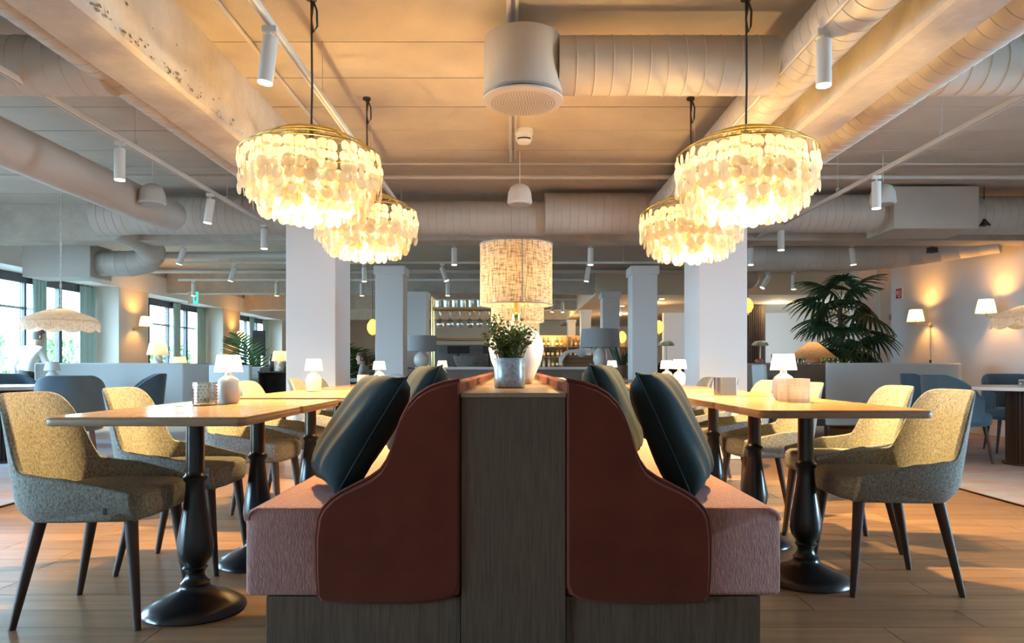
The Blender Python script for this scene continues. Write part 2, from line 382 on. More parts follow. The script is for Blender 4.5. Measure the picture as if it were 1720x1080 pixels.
o = bpy.data.objects.new('window_10', None); C.objects.link(o); struct(o); o.location = (9.5, 16.95, 0)
for s_ in (-.33, .33): MB().box(-.04, .04, s_ - .02, s_ + .02, 0, 2.4).build('mullion', M_wframe, o, 0)
MB().box(-.005, .005, -.31, .31, 0, 2.4).build('pane', M_pane, o, 0)
P = bpy.data.lights.new('window_portal', 'AREA'); P.shape = 'RECTANGLE'; P.size = 2.4; P.size_y = .7; P.cycles.is_portal = True
po = bpy.data.objects.new('window_portal', P); C.objects.link(po); po.location = (9.65, 16.95, 1.2); po.rotation_euler = (0, pi / 2, 0)
sf = sbox('ceiling_soffit', mat('cream_soffit', (.78, .68, .52), .8), 1.72, 9.4, 14.7, YB, 2.46, CEIL + .02)
for x_, y_ in ((2.6, 15.6), (3.3, 15.6), (4.1, 15.8), (2.7, 17.4), (3.4, 18.0), (2.5, 19.6), (3.1, 20.5), (2.3, 22), (2.9, 23), (4.4, 17.6)):
    d_ = MB().lathe([(.055, -.006), (.055, .0)], 16, (x_, y_, 2.459)).build('downlight', M_led, sf, 0)
for x_, y_, e_ in ((3.2, 16.6, 45), (3, 20, 45), (6.2, 16.5, 35)): lamp('soffit_downlight', (x_, y_, 2.38), e_, WARM2, .1)
# columns
def column(k, x0, x1, y0, y1, zt, cap=True):
    o = sbox('column_%d' % k, M_col, x0, x1, y0, y1, 0, zt, bevel=.008)
    if cap: sbox('capital', M_col, x0 - .025, x1 + .025, y0 - .025, y1 + .025, zt - .13, zt, o, bevel=.006)
    sbox('plinth', M_col, x0 - .012, x1 + .012, y0 - .012, y1 + .012, 0, .12, o, bevel=.004)
column(1, -2.33, -1.82, 7.2, 7.85, 2.515, False); column(2, 1.91, 2.40, 7.2, 7.85, 2.515, False)
for o in ('column_1', 'column_2'):
    x0, x1 = (-2.33, -1.82) if o[-1] == '1' else (1.91, 2.40)
    sbox('capital', M_col, x0 - .03, x1 + .03, 7.17, 7.88, 2.44, 2.515, bpy.data.objects[o], bevel=.006)
k = 3
for y0, lx, rx in ((10.8, (-2.12, -1.69), (1.83, 2.22)), (14.45, (-2.2, -1.78), (1.84, 2.19)), (18.6, None, (1.8, 2.06)), (22.5, None, (1.75, 2.0))):
    for q in (lx, rx):
        if q: column(k, q[0], q[1], y0, y0 + .42, 2.5); k += 1
# terrace and planting outside the left windows
struct(MB().box(-40, XL - .58, -15, 45, -.3, -.06).build('ground_terrace', M_pavl, None, 0))
bush_me = []
for q in range(2):
    m = MB(); R = random.Random(q)
    for i in range(900):
        a = R.random() * 2 * pi; zz = R.random(); rr = .75 * sqrt(max(0, 1 - (zz * 1.6 - .75) ** 2 * .7)) * (.6 + .4 * R.random())
        c_ = Vector((cos(a) * rr, sin(a) * rr, .1 + zz * 1.6)); u = Vector((R.uniform(-1, 1), R.uniform(-1, 1), R.uniform(-1, 1))).normalized() * .09; v_ = u.orthogonal().normalized() * .05
        m.add([c_ - u, c_ + v_, c_ + u, c_ - v_], [(0, 1, 2, 3)])
    bush_me.append(m.mesh('foliage', M_bush, 0))
for i, (x_, y_) in enumerate(((-10.2, 12.2), (-10.8, 13.9), (-10.4, 16.4), (-11.4, 19.5), (-11, 22.5))):
    t = thing('garden_shrub', 'leafy green shrub outside the windows, %s from the camera' % ORD[i], 'shrub', (x_, y_, -.06), i, 'shrubs on the terrace')
    f_ = link('foliage', bush_me[i % 2], t); f_['kind'] = 'stuff'
    MB().tube([(0, 0, 0), (0, 0, .8)], [.05, .03], 8).build('stem', M_trunk, t)
# rugs
M_bind = mat('rug_binding', (.06, .035, .03), .9)
for x0, x1, lab in ((-7.15, -3.43, 'faded blue and rose rug under the blue chairs by the windows'), (3.43, 6.45, 'faded blue and rose rug by the wall with sconces')):
    t = thing('rug', lab, 'rug', ((x0 + x1) / 2, 5.1, 0), 0, 'rugs'); hx = (x1 - x0) / 2
    MB().box(-hx, hx, -4.1, 4.1, -.003, .008).build('pile', M_rug, t, 0)
    for s_ in (-1, 1): MB().box(min(s_ * hx, s_ * (hx - .02)), max(s_ * hx, s_ * (hx - .02)), -4.1, 4.1, .0, .010).build('binding', M_bind, t, 0)

# ================================================================ CEILING SERVICES
def duct(label, pts, r, ridge=.10, group='air ducts', sub=4):
    """spiral duct: real seams every `ridge` metres"""
    P = [Vector(p) for p in pts]; path = []; rs = []
    for i in range(len(P) - 1):
        L = (P[i + 1] - P[i]).length; n = max(1, int(L / ridge))
        for k in range(n):
            for f_, dr in ((0, 0), (.90, 0), (.92, .003), (.98, .003)):
                path.append(P[i].lerp(P[i + 1], (k + f_) / n)); rs.append(r + dr)
    path.append(P[-1]); rs.append(r)
    t = MB().tube(path, rs, 28).build('air_duct', M_duct, None, 35)
    return tag(t, label, 'duct', group)
def arc(c, r, a0, a1, n, plane='xy'):
    out = []
    for i in range(n):
        a = a0 + (a1 - a0) * i / (n - 1)
        out.append({'xy': (c[0] + r * cos(a), c[1] + r * sin(a), c[2]), 'xz': (c[0] + r * cos(a), c[1], c[2] + r * sin(a))}[plane])
    return out
ZD = 2.69
duct('spiral duct running along the inner side of the right concrete beam', [(1.64, -3.5, ZD), (1.64, 7.7, ZD)], .148)
duct('spiral duct running along the outer side of the right concrete beam', [(2.36, -3.5, 2.67), (2.36, 7.6, 2.67)], .155)
duct('spiral duct running along the outer side of the left concrete beam', [(-2.33, -3.5, 2.70), (-2.33, 7.6, 2.70)], .13)
duct('short duct joining the round ceiling diffuser to the inner right duct', [(.26, 4.08, ZD), (1.5, 4.08, ZD)], .163, .1)
duct('cross duct going from the right beam duct to the sconce wall', [(2.38, 4.08, ZD), (6.5, 4.08, ZD)], .165, .1)
duct('cross duct at the upper left corner beyond the concrete beam', [(-2.34, 4.08, ZD), (-7.1, 4.08, ZD)], .165, .1)
duct('long smooth duct running down the room above the blue chairs', [(-3.62, -3.5, 2.53)] + [(-3.62, 6.9, 2.53), (-3.66, 7.5, 2.56)], .165, 1.15)
duct('thick cross duct behind the left column', [(-4.75, 8.05, 2.66), (-4.3, 8.05, 2.68), (-2.5, 8.05, 2.68)], .215, .09)
duct('ribbed cross duct behind the chandeliers in the middle', [(-1.8, 8.12, 2.66), (.36, 8.12, 2.66)], .20, .09)
duct('fat ribbed cross duct in the middle with a flat end', [(.36, 8.05, 2.70), (1.86, 8.05, 2.70)], .235, .09)
duct('cross duct from the right column to the square duct box', [(2.42, 8.05, 2.70), (4.25, 8.05, 2.70)], .215, .09)
duct('cross duct between the square duct box and the sconce wall', [(5.1, 8.05, 2.68), (6.55, 8.05, 2.68)], .215, .09)
duct('bent duct dropping beside the windows into a wall box', [(-4.75, 8.3, 2.62), (-4.82, 8.9, 2.62)] + [(-4.84, 9.3, 2.58), (-4.88, 9.5, 2.48), (-5.0, 9.55, 2.38), (-5.2, 9.55, 2.35), (-5.62, 9.55, 2.35)], .17, .12)
duct('duct sweeping toward the sconce wall below the square duct box', [(3.1, 9.9, 2.48), (4.9, 9.9, 2.5), (5.5, 9.8, 2.55), (6.3, 9.1, 2.62)], .2, .2)
duct('far duct crossing the ceiling above the palm', [(3.2, 11.7, 2.42), (3.75, 11.7, 2.42), (4.0, 11.9, 2.45), (4.05, 12.6, 2.6)], .17, .25)
tag(MB().box(4.2, 5.14, 7.75, 8.35, 2.47, 2.94).build('duct_box', M_duct, None, 0, .006), 'square sheet metal duct box in the cross duct run', 'duct')
tag(MB().box(-6.5, -5.6, 9.3, 9.8, 2.14, 2.58).build('duct_box', M_duct, None, 0, .006), 'boxy duct end beside the window with the man', 'duct')
# round ceiling diffuser
t = thing('ceiling_diffuser', 'big round ceiling air diffuser with a perforated disc above the banquette', 'air vent', (.057, 4.08, 0))
MB().lathe([(.222, 2.515), (.228, 2.52), (.228, 2.83), (.222, 2.84)], 48).build('drum', M_duct, t)
MB().lathe([(.19, 2.495), (.19, 2.52)], 40).build('shadow_gap', M_dark, t)
MB().lathe([(.20, 2.472), (.232, 2.482), (.234, 2.49), (.225, 2.497)], 48).build('perforated_disc', M_steel, t)
m = MB()
for q in range(1, 12):
    rr = .0165 * q; n = 6 * q
    for i in range(n):
        a = 2 * pi * i / n + q * .21; cx, cy = rr * cos(a), rr * sin(a)
        m.add([(cx + .0042 * cos(b_ * pi / 3), cy + .0042 * sin(b_ * pi / 3), 2.4712) for b_ in range(6)], [(0, 1, 2, 3, 4, 5)])
h_ = m.build('perforation', M_dark, t, 0); h_['kind'] = 'stuff'
# conduit pipes
def pipe(label, pts, r): return tag(MB().tube(pts, r, 8).build('ceiling_pipe', M_duct, None), label, 'pipe', 'ceiling pipes')
pipe('thin conduit running down the middle of the ceiling past the diffuser', [(-.025, -3, 2.94), (-.025, 6.82, 2.94)], .014)
pipe('thinner conduit beside the middle conduit of the ceiling', [(.02, -3, 2.945), (.02, 6.75, 2.945)], .009)
pipe('conduit running beside the left concrete beam on the ceiling', [(-1.62, -3, 2.94), (-1.62, 7.4, 2.94)], .014)
pipe('thick pipe crossing the ceiling in front of the cross ducts', [(-2.1, 6.98, 2.83), (6.5, 6.98, 2.83)], .022)
pipe('thin pipe crossing the ceiling above the thick cross pipe', [(-1.85, 6.8, 2.91), (6.5, 6.8, 2.91)], .011)
pipe('pipe crossing the ceiling over the blue chairs', [(-7.2, 6.98, 2.84), (-2.25, 6.98, 2.84)], .018)
pipe('far cross pipe behind the columns', [(-7.2, 10.2, 2.75), (6.4, 10.2, 2.75)], .03)
pipe('farther cross pipe over the bar', [(-7.2, 12.6, 2.66), (6, 12.6, 2.66)], .035)
pipe('low cross pipe above the left sconces', [(-6.9, 9.9, 2.52), (-2.2, 9.9, 2.52)], .05)
# smoke detector
t = thing('smoke_detector', 'small white smoke detector behind the round ceiling diffuser', 'smoke detector', (px(880, 6.0), 6.0, 0))
MB().lathe([(.015, 2.85), (.055, 2.855), (.07, 2.885), (.07, 2.93)], 24).build('dome', M_white, t); MB().lathe([(.078, 2.93), (.078, 2.969)], 24).build('base', M_white, t)
for k in range(5): MB().box(-.012, .012, -.073, -.066, 2.875, 2.885).build('vent_slot', M_dark, t, 0).rotation_euler = (0, 0, (k - 2) * .35)
# bell shaped hanging loudspeakers
def bell(x_, y_, z_, lab):
    t = thing('pendant_speaker', lab, 'loudspeaker', (x_, y_, 0), 0, 'hanging speakers')
    MB().lathe([(.105, z_ - .09), (.118, z_ - .075), (.108, z_ + .02), (.085, z_ + .07), (.045, z_ + .095), (.02, z_ + .10)], 28).build('bell', M_steel, t)
    MB().lathe([(.10, z_ - .098), (.10, z_ - .09)], 28).build('grille', M_cover2, t)
    MB().tube([(0, 0, z_ + .09), (0, 0, CEIL + .01)], .004, 6).build('cable', M_track, t)
bell(px(873, 6.6), 6.6, pz(327, 6.6), 'grey bell shaped speaker hanging above the drum lamp')
bell(px(256, 6.5), 6.5, pz(327, 6.5), 'grey bell shaped speaker hanging over the blue chairs')
bell(px(1483, 6.7), 6.7, pz(327, 6.7), 'grey bell shaped speaker hanging near the square duct box')
# lighting tracks and spotlights
def track(label, a, b_, hang=True):
    a, b_ = Vector(a), Vector(b_); t = thing('lighting_track', label, 'light track', a, 0, 'lighting tracks')
    d_ = b_ - a; L = d_.length; t.rotation_euler = (0, 0, math.atan2(d_.y, d_.x))
    MB().box(0, L, -.017, .017, 0, .034).build('rail', M_track, t, 0, .003)
    MB().box(.02, L - .02, -.006, .006, -.002, .0).build('slot', M_cover2, t, 0)
    n = max(2, int(L / 1.5)); rp = MB().tube([(0, 0, .03), (0, 0, CEIL - a.z + .01)], .0025, 5).mesh('wire', M_steel); cl = MB().tube([(.0, .018 * cos(q * pi / 5), .055 + .018 * sin(q * pi / 5)) for q in range(10)], .0025, 5, closed=True).mesh('hanging_ring', M_steel)
    for k in range(n):
        x_ = L * (k + .5) / n; link('wire', rp, t, loc=(x_, 0, 0)); link('hanging_ring', cl, t, loc=(x_, 0, 0))
    return t
_sp = None
def spot(loc, tilt=0, rz=0, label='', s=1):
    t = thing('track_spotlight', label, 'spotlight', loc, rz, 'track spotlights')
    global _sp
    if _sp is None:
        _sp = (MB().box(-.035, .035, -.014, .014, -.03, 0).mesh('adapter', M_track, 0),
               MB().tube([(0, .0, -.02), (0, 0, -.085)], .008, 8).mesh('bracket', M_track),
               MB().lathe([(.034, -.19), (.037, -.187), (.037, .03), (.032, .034)], 24).mesh('body', M_spot),
               MB().lathe([(.034, -.1945), (.034, -.189)], 20).mesh('lens', M_lens, 0))
    link('adapter', _sp[0], t); link('bracket', _sp[1], t)
    b_ = link('body', _sp[2], t, loc=(0, 0, -.085), rot=(0, tilt, 0)); link('lens', _sp[3], b_)
    return t
def rail(name, x_, z_, y0, y1, spots):
    track('white lighting track, the %s' % name, (x_, y0, z_), (x_, y1, z_))
    for i, (yy, tl) in enumerate(spots): spot((x_, yy, z_), tl, 0, 'white spotlight on the %s, %s to the camera' % (name, ORD[i] if i else 'nearest'))
rail('inner left one', -1.185, 2.60, -1, 8.2, [(3.42, .12)])
rail('inner right one', 1.525, 2.60, -1, 8.2, [(3.45, 0)])
rail('outer left one', -2.80, 2.55, 1, 9.4, [(5.0, 0), (6.5, .15), (7.9, 0)])
rail('outer right one', 3.05, 2.55, 1, 9.0, [(5.9, 0), (8.0, 0)])
def cross(name, y_, z_, x0, x1, pxs, tl):
    track('white lighting track, the %s' % name, (x0, y_, z_), (x1, y_, z_))
    for i, p in enumerate(pxs): spot((px(p, y_), y_, z_), tl[i], 0, 'small white spotlight on the %s, %s from its left end' % (name, NTH[i]))
cross('far cross track before the columns', 9.35, 2.58, -4.9, 5.0, [308, 763, 992, 1261, 1431], [.3, 0, 0, 0, -.1])
cross('cross track between the second columns', 11.0, 2.56, -5.2, 2.5, [393, 612, 743, 988], [.3, 0, -.35, .15])
cross('third cross track near the bar', 13.0, 2.54, -6.2, 1.4, [325, 465, 608, 752], [0, 0, 0, 0])
cross('farthest cross track', 16.6, 2.52, -3, 1.5, [945, 930], [0, .2])
cross('short track by the palm', 11.2, 2.46, 3.9, 5.4, [1290, 1333], [.5, 0])
# ================================================================ CENTRAL BANQUETTE
BF, BE = 2.33, 6.55
def bz(y): return EYE - (y - VY) / 506.0
def bx(x): return (x - VX) / 506.0
t = thing('banquette_divider', 'dark wood divider with a plinth between the two terracotta benches', 'divider', (0, BF, 0))
L = BE - BF
MB().box(-.172, .174, 0, L, .0, .84).build('divider_body', M_oakdark, t, 0, .002)
MB().box(-.174, .176, -.004, L + .004, .84, .855).build('divider_top', M_oaktop, t, 0, .002)
for s in (-1, 1):
    MB().box(min(s * .175, s * .825), max(s * .175, s * .825), .012, L, 0, .175).build('plinth', M_oakdark, t, 0, .003)
PROF = [(772, 985), (766, 998), (752, 1006), (725, 1011), (680, 1014), (600, 1014), (550, 1012), (540, 1010), (535, 1003), (532, 960), (531, 905), (535, 872), (541, 858), (556, 841), (575, 828), (600, 815), (622, 804), (640, 791), (651, 775), (660, 755), (667, 728), (676, 704), (688, 681), (703, 665), (722, 653), (745, 645), (772, 640)]
def bench(s, lab):
    t = thing('banquette', lab, 'bench', (0, BF, 0), 0, 'banquette benches')
    poly = [(s * abs(bx(p[0]) if True else 0), bz(p[1])) for p in PROF]
    # end wing: thick upholstered panel with piped edge
    wn = MB().prism(poly, -.012, .10, 'y', inset=.012).build('end_panel', M_velvet, t, 30)
    wb = MB().prism(poly, L - .10, L, 'y', inset=.012).build('end_panel', M_velvet, t, 30)
    for yy, par in ((.004, wn), (L - .004, wb)):
        pts = [(p[0] * 1.0, yy, p[1] + (.004)) for p in poly[8:]]
        MB().tube(pts, .007, 8).build('piping', M_velvet, par)
    # back cushions in a row, each with a rolled top
    n = 6; seg = (L - .22) / n
    cp = [(.178, .46), (.36, .46), (.335, .62), (.30, .76), (.27, .83), (.245, .870), (.222, .888), (.200, .892), (.178, .885)]
    me = MB().prism([(s * a, b_) for a, b_ in cp], .004, seg - .004, 'y', inset=.014).mesh('back_cushion', M_velvet, 50)
    for k in range(n): link('back_cushion', me, t, loc=(0, .11 + k * seg, 0))
    # seat block
    a, b_ = (.18, .893)
    sp = [(a, .178), (b_ - .012, .178), (b_, .19), (b_, .44), (b_ - .012, .462), (b_ - .04, .474), (a, .478)]
    se = MB().prism([(s * p[0], p[1]) for p in sp], .014, L - .01, 'y', inset=.008).build('seat', M_seat, t, 50)
    MB().tube([(s * .36, .010, .470), (s * (b_ - .04), .010, .470), (s * (b_ - .01), .011, .452), (s * (b_ - .002), .012, .43)], .0025, 6).build('seam', M_seat, se)
    return t
bench(-1, 'terracotta velvet bench with rose seat on the window side of the divider')
bench(1, 'terracotta velvet bench with rose seat on the side nearer the sconce wall')
# petrol cushions
def pillow_mesh(w_, h_, th):
    m = MB(); N = 22
    def f(sgn):
        def g(u, v):
            a, b_ = u * 2 - 1, v * 2 - 1
            e = max(0, (1 - a ** 4)) ** .5 * max(0, (1 - b_ ** 4)) ** .5
            pin = 1 - .07 * (1 - abs(a * b_)) * (abs(a) ** 6 + abs(b_) ** 6 > .2)
            k = 1 - .05 * (1 - b_ * b_) * abs(a) ** 3; k2 = 1 - .05 * (1 - a * a) * abs(b_) ** 3
            wr = .006 * sin(9 * a + 4 * b_) * e
            return (sgn * (th / 2 * e ** .8) + wr, a * w_ / 2 * k, b_ * h_ / 2 * k2)
        return g
    m.grid(f(1), N, N); m.grid(f(-1), N, N)
    me = m.mesh('cushion_body', M_pill, 60)
    bm = bmesh.new(); bm.from_mesh(me); bmesh.ops.remove_doubles(bm, verts=bm.verts, dist=.0005); bm.to_mesh(me); bm.free(); return me
PIL = pillow_mesh(.47, .47, .17)
def edge_pts(w_, h_):
    P = []
    for i in range(48):
        q = i / 12; s_ = int(q); t_ = (q - s_) * 2 - 1
        a, b_ = [(t_, -1), (1, t_), (-t_, 1), (-1, -t_)][s_]
        k = 1 - .05 * (1 - b_ * b_) * abs(a) ** 3; k2 = 1 - .05 * (1 - a * a) * abs(b_) ** 3
        P.append((0, a * w_ / 2 * k, b_ * h_ / 2 * k2))
    return P
PIP = MB().tube(edge_pts(.47, .47), .0045, 6, closed=True).mesh('piping', M_pill)
def cushion(loc, rot, lab):
    t = tag(link('cushion', None, None, loc=loc, rot=rot), lab, 'cushion', 'petrol cushions')
    link('cushion_body', PIL, t); link('piping', PIP, t)
cushion((-.585, 2.66, .705), (.0, .55, .42), 'dark petrol cushion nearest the camera on the window side bench')
cushion((-.47, 3.36, .735), (.0, .42, .25), 'dark petrol cushion behind the front one on the window side bench')
cushion((.60, 2.64, .705), (.0, -.42, -.35), 'dark petrol cushion nearest the camera on the bench by the sconce wall side')
cushion((.47, 3.30, .735), (.0, -.36, -.25), 'dark petrol cushion behind the front one on the bench by the sconce wall side')
for x_, y_, c_, lab in ((.31, 6.0, M_sand, 'sand cushion far down the right bench'), (.33, 6.3, M_pill, 'dark cushion at the far end of the right bench'), (-.36, 5.2, M_pill, 'dark cushion far down the left bench')):
    me = PIL.copy(); me.materials[0] = c_
    o = link('cushion', me, None, loc=(x_ * 1.45, y_, .66), rot=(0, -.4 if x_ > 0 else .4, 0)); o.scale = (.9, .9, .9); tag(o, lab, 'cushion', 'petrol cushions')

# ================================================================ DINING TABLES AND CHAIRS
TZ = .77
def rrect(w_, d_, r, n=5):
    P = []
    for cx, cy, a0 in ((w_ / 2 - r, d_ / 2 - r, 0), (-w_ / 2 + r, d_ / 2 - r, pi / 2), (-w_ / 2 + r, -d_ / 2 + r, pi), (w_ / 2 - r, -d_ / 2 + r, 1.5 * pi)):
        for k in range(n): a = a0 + pi / 2 * k / (n - 1); P.append((cx + r * cos(a), cy + r * sin(a)))
    return P
PED = [(.184, 0), (.189, .006), (.185, .018), (.158, .036), (.12, .056), (.075, .075), (.055, .09), (.052, .10), (.055, .108), (.046, .116), (.036, .13), (.034, .145), (.042, .158), (.047, .165), (.040, .172), (.046, .185), (.060, .205), (.067, .235), (.066, .265), (.056, .33), (.044, .40), (.037, .46), (.036, .495), (.044, .505), (.046, .515), (.036, .525), (.034, .54), (.033, .70), (.033, .728)]
def make_table():
    t = thing('dining_table', '', 'table', (0, 0, 0), 0, 'oak dining tables')
    P = rrect(.69, .655, .03)
    MB().prism(P, TZ - .006, TZ, 'z', inset=.002).build('tabletop', M_table, t, 40)
    e = MB().prism(P, TZ - .032, TZ - .0062, 'z', inset=.004).build('edge_band', M_tedge, t, 40)
    p = MB().lathe(PED, 36, (.03, 0, 0)).build('pedestal', M_iron, t, 50)
    MB().box(-.10, .16, -.035, .035, TZ - .044, TZ - .032).build('top_plate', M_iron, t, 0, .002)
    MB().box(-.02, .08, -.05, .05, .722, TZ - .040).build('collar', M_iron, t, 0, .002)
    for s in (-1, 1): MB().lathe([(.011, -.003), (.011, 0), (.006, .004)], 8, (s * .11 + .03, 0, TZ - .046)).build('bolt', M_steel, t)
    return t
T0 = make_table(); used = [0]
TL = [2.40, 3.065, 3.95, 4.615, 5.70, 6.365]; TR = [2.77, 3.43, 4.20, 4.98, 5.85, 6.6]
for side, X0, ys in (('window', -1.264, TL), ('sconce wall', 1.32, TR)):
    for i, y in enumerate(ys):
        o = T0 if not used[0] else copy_tree(T0); used[0] = 1
        put(o, (X0, y + .3275, 0), 0 if X0 < 0 else pi, '%s square oak pedestal table in the row on the %s side' % (ORD[i], side))
# woven shell chairs
def chair_shell():
    NU, NV = 81, 12
    def plan(u):                       # u 0..1 around the U, front arm -> back -> front arm ; front is +x
        a = -1 + 2 * u; q = abs(a); sg = 1 if a > 0 else -1
        if q > .60: k = (q - .60) / .40; return (-.02 + .225 * k, sg * (.255 - .025 * k))
        th = q / .60 * pi / 2; return (-.02 - .235 * max(0, cos(th)) ** .55, sg * .255 * sin(th) ** .58)
    def top(u):
        q = abs(-1 + 2 * u)
        if q < .25: return .845 - .05 * (q / .25) ** 4
        if q < .43:
            k = (q - .25) / .18; s_ = .55 * k + .45 * k * k * (3 - 2 * k); return .795 - .225 * min(1, s_ * 1.0)
        k = (q - .43) / .57; return .57 - .075 * k
    def surf(off):
        def g(u, v):
            x, y = plan(u); h = top(u); z = .385 + (h - .385) * v
            n = Vector((x + .02, y * .9, 0)); n = n.normalized() if n.length > 0 else n
            if abs(-1 + 2 * u) > .6: n = Vector((0, 1 if y > 0 else -1, 0))
            lean = max(0, z - .42) ** 1.25 * .22 * max(0, -n.x) + max(0, z - .45) * .06
            tuck = -.05 * max(0, (.47 - z) / .085) ** 2
            r_ = off * (1 - .45 * v) + tuck
            wid = 1 - max(0, z - .60) * .55 * abs(n.y)
            return (x + n.x * (lean + r_), (y + n.y * (r_ + lean * .3)) * wid, z)
        return g
    m = MB(); m.grid(surf(0), NU, NV); k = len(m.v); m.grid(surf(-.045), NU, NV)
    # rim strip
    N = NU * NV; f = []
    for i in range(NU - 1): a, b_ = i * NV + NV - 1, (i + 1) * NV + NV - 1; f.append((a, b_, b_ + N, a + N)); a, b_ = i * NV, (i + 1) * NV; f.append((b_, a, a + N, b_ + N))
    for i in (0, NU - 1):
        for j in range(NV - 1): a = i * NV + j; f.append((a, a + 1, a + 1 + N, a + N))
    m.f += f
    return m.mesh('backrest', M_weave, 60)
def make_chair():
    t = thing('dining_chair', '', 'chair', (0, 0, 0), 0, 'woven grey dining chairs')
    b_ = link('backrest', chair_shell(), t); md = b_.modifiers.new('Bevel', 'BEVEL'); md.width = .012; md.segments = 2; md.limit_method = 'ANGLE'; md.angle_limit = radians(50)
    P = []
    for i in range(40):
        a = 2 * pi * i / 40; c_, s_ = cos(a), sin(a); e = .55
        P.append((.022 + .218 * (abs(c_) ** e) * (1 if c_ > 0 else -1), .232 * (abs(s_) ** e) * (1 if s_ > 0 else -1)))
    m = MB(); rings = [(.90, .388), (.97, .395), (1.0, .415), (1.0, .455), (.985, .475), (.93, .488), (.7, .493), (.3, .495)]
    vs = [(.022 + (p[0] - .022) * r, p[1] * r, z) for r, z in rings for p in P]; n = 40
    m.add(vs, [(i * n + k, i * n + (k + 1) % n, (i + 1) * n + (k + 1) % n, (i + 1) * n + k) for i in range(len(rings) - 1) for k in range(n)] + [tuple(range(n))[::-1], tuple((len(rings) - 1) * n + k for k in range(n))])
    m.build('seat', M_weave, t, 60)
    for sx, sy in ((1, -1), (1, 1), (-1, -1), (-1, 1)):
        a = (.175 if sx > 0 else -.15, sy * .165, .40); b2 = (.215 if sx > 0 else -.235, sy * .195, .0)
        MB().tube([a, b2], [.024, .0125], 14).build('leg', M_leg, t)
    MB().box(.13, .142, -.262, -.2575, .425, .448).build('fabric_tag', M_dark, t, 0)
    return t
C0 = make_chair(); used = [0]
CL = [(2.71, 0), (3.36, .02), (4.26, -.03), (4.93, .01), (6.02, .03), (6.68, 0)]; CR = [(3.07, 0), (3.73, -.04), (4.50, .03), (5.29, 0), (6.16, .03), (6.91, 0)]
for side, sg, X0, L_ in (('window', 1, -1.56, CL), ('sconce wall', -1, 1.605, CR)):
    for i, (y, a) in enumerate(L_):
        dx_ = .12 if (sg < 0 and i == 1) else 0
        o = C0 if not used[0] else copy_tree(C0); used[0] = 1
        put(o, (X0 + dx_, y, 0), (0 if sg > 0 else pi) + a, '%s woven grey chair in the row on the %s side' % (ORD[i], side))
# blue velvet tub chairs
def make_blue():
    t = thing('tub_chair', '', 'chair', (0, 0, 0), 0, 'blue tub chairs')
    m = MB(); NU, NV = 41, 9
    def plan(u, off):
        th = (-1 + 2 * u) * 2.25; return (-.02 - (.26 + off) * cos(th), (.275 + off) * sin(th))
    def g(off):
        def f(u, v):
            q = abs(-1 + 2 * u); h = .86 - .20 * max(0, min(1, (q - .30) / .55)) ** 1.6 - .03 * (q > .95)
            x, y = plan(u, off); z = .40 + (h - .40) * v
            if q < .6: x -= .10 * max(0, z - .45) * (1 - q / .6) ** .5
            return (x, y, z)
        return f
    m.grid(g(0), NU, NV); m.grid(g(-.05), NU, NV); N = NU * NV
    for i in range(NU - 1):
        a, b_ = i * NV + NV - 1, (i + 1) * NV + NV - 1; m.f.append((a, b_, b_ + N, a + N)); a, b_ = i * NV, (i + 1) * NV; m.f.append((b_, a, a + N, b_ + N))
    for i in (0, NU - 1):
        for j in range(NV - 1): a = i * NV + j; m.f.append((a, a + 1, a + 1 + N, a + N))
    b_ = m.build('backrest', M_blue, t, 60); md = b_.modifiers.new('Bevel', 'BEVEL'); md.width = .014; md.segments = 2; md.limit_method = 'ANGLE'; md.angle_limit = radians(50)
    MB().lathe([(.22, .36), (.25, .37), (.262, .40), (.262, .45), (.25, .475), (.20, .488), (.08, .492)], 32, (.02, 0, 0), sx=1.12).build('seat', M_blue, t, 60)
    for sx, sy in ((1, -1), (1, 1), (-1, -1), (-1, 1)):
        MB().tube([(sx * .17, sy * .16, .38), (sx * .225, sy * .205, .0)], [.021, .011], 10).build('leg', M_leg, t)
    return t
B0 = make_blue(); used = [0]
for x_, y_, rz, lab in ((-4.0, 6.35, 2.1, 'blue tub chair seen from behind, nearest the row of oak tables'),
        (-4.85, 6.05, .9, 'blue tub chair cut by the left picture edge'),
        (-5.65, 7.95, -.5, 'blue tub chair behind the white table near the man'),
        (-4.42, 8.25, -2.6, 'blue tub chair whose back edge shows before the pale booth'),
        (4.38, 6.95, .05, 'blue tub chair facing the round table with its back to the booth'),
        (5.5, 7.75, -1.9, 'blue tub chair behind the round fluted table'),
        (4.98, 8.4, -.2, 'blue tub chair tilted away in front of the curved booth')):
    o = B0 if not used[0] else copy_tree(B0); used[0] = 1; put(o, (x_, y_, .008), rz, lab)
def round_table(x_, y_, r, lab, z=.75):
    t = thing('round_table', lab, 'table', (x_, y_, .008), 0, 'round white tables')
    MB().lathe([(r - .012, z - .035), (r, z - .03), (r, z - .004), (r - .004, z)], 48).build('tabletop', M_marble, t)
    n = 36; P = []
    for i in range(n * 4):
        a = 2 * pi * i / (n * 4); q = (.20 if (i % 4) < 2 else .185); P.append((q * cos(a), q * sin(a)))
    MB().prism(P, .02, z - .035, 'z').build('fluted_base', M_flute, t, 20); MB().lathe([(.23, 0), (.23, .02)], 40).build('foot', M_flute, t)
    return t
round_table(-5.05, 7.0, .55, 'round white table among blue chairs on the window side'); round_table(4.97, 6.75, .62, 'round white table with fluted dark base by the sconce wall')
# small jar on the right round table
t = thing('glass_jar', 'pale green glass jar on the round table by the sconce wall', 'jar', (4.75, 6.55, .758)); MB().lathe([(.03, 0), (.036, .01), (.036, .05), (.028, .06)], 18).build('jar_body', M_crys, t); MB().lathe([(.03, .06), (.03, .068)], 18).build('rim', M_ceram, t)
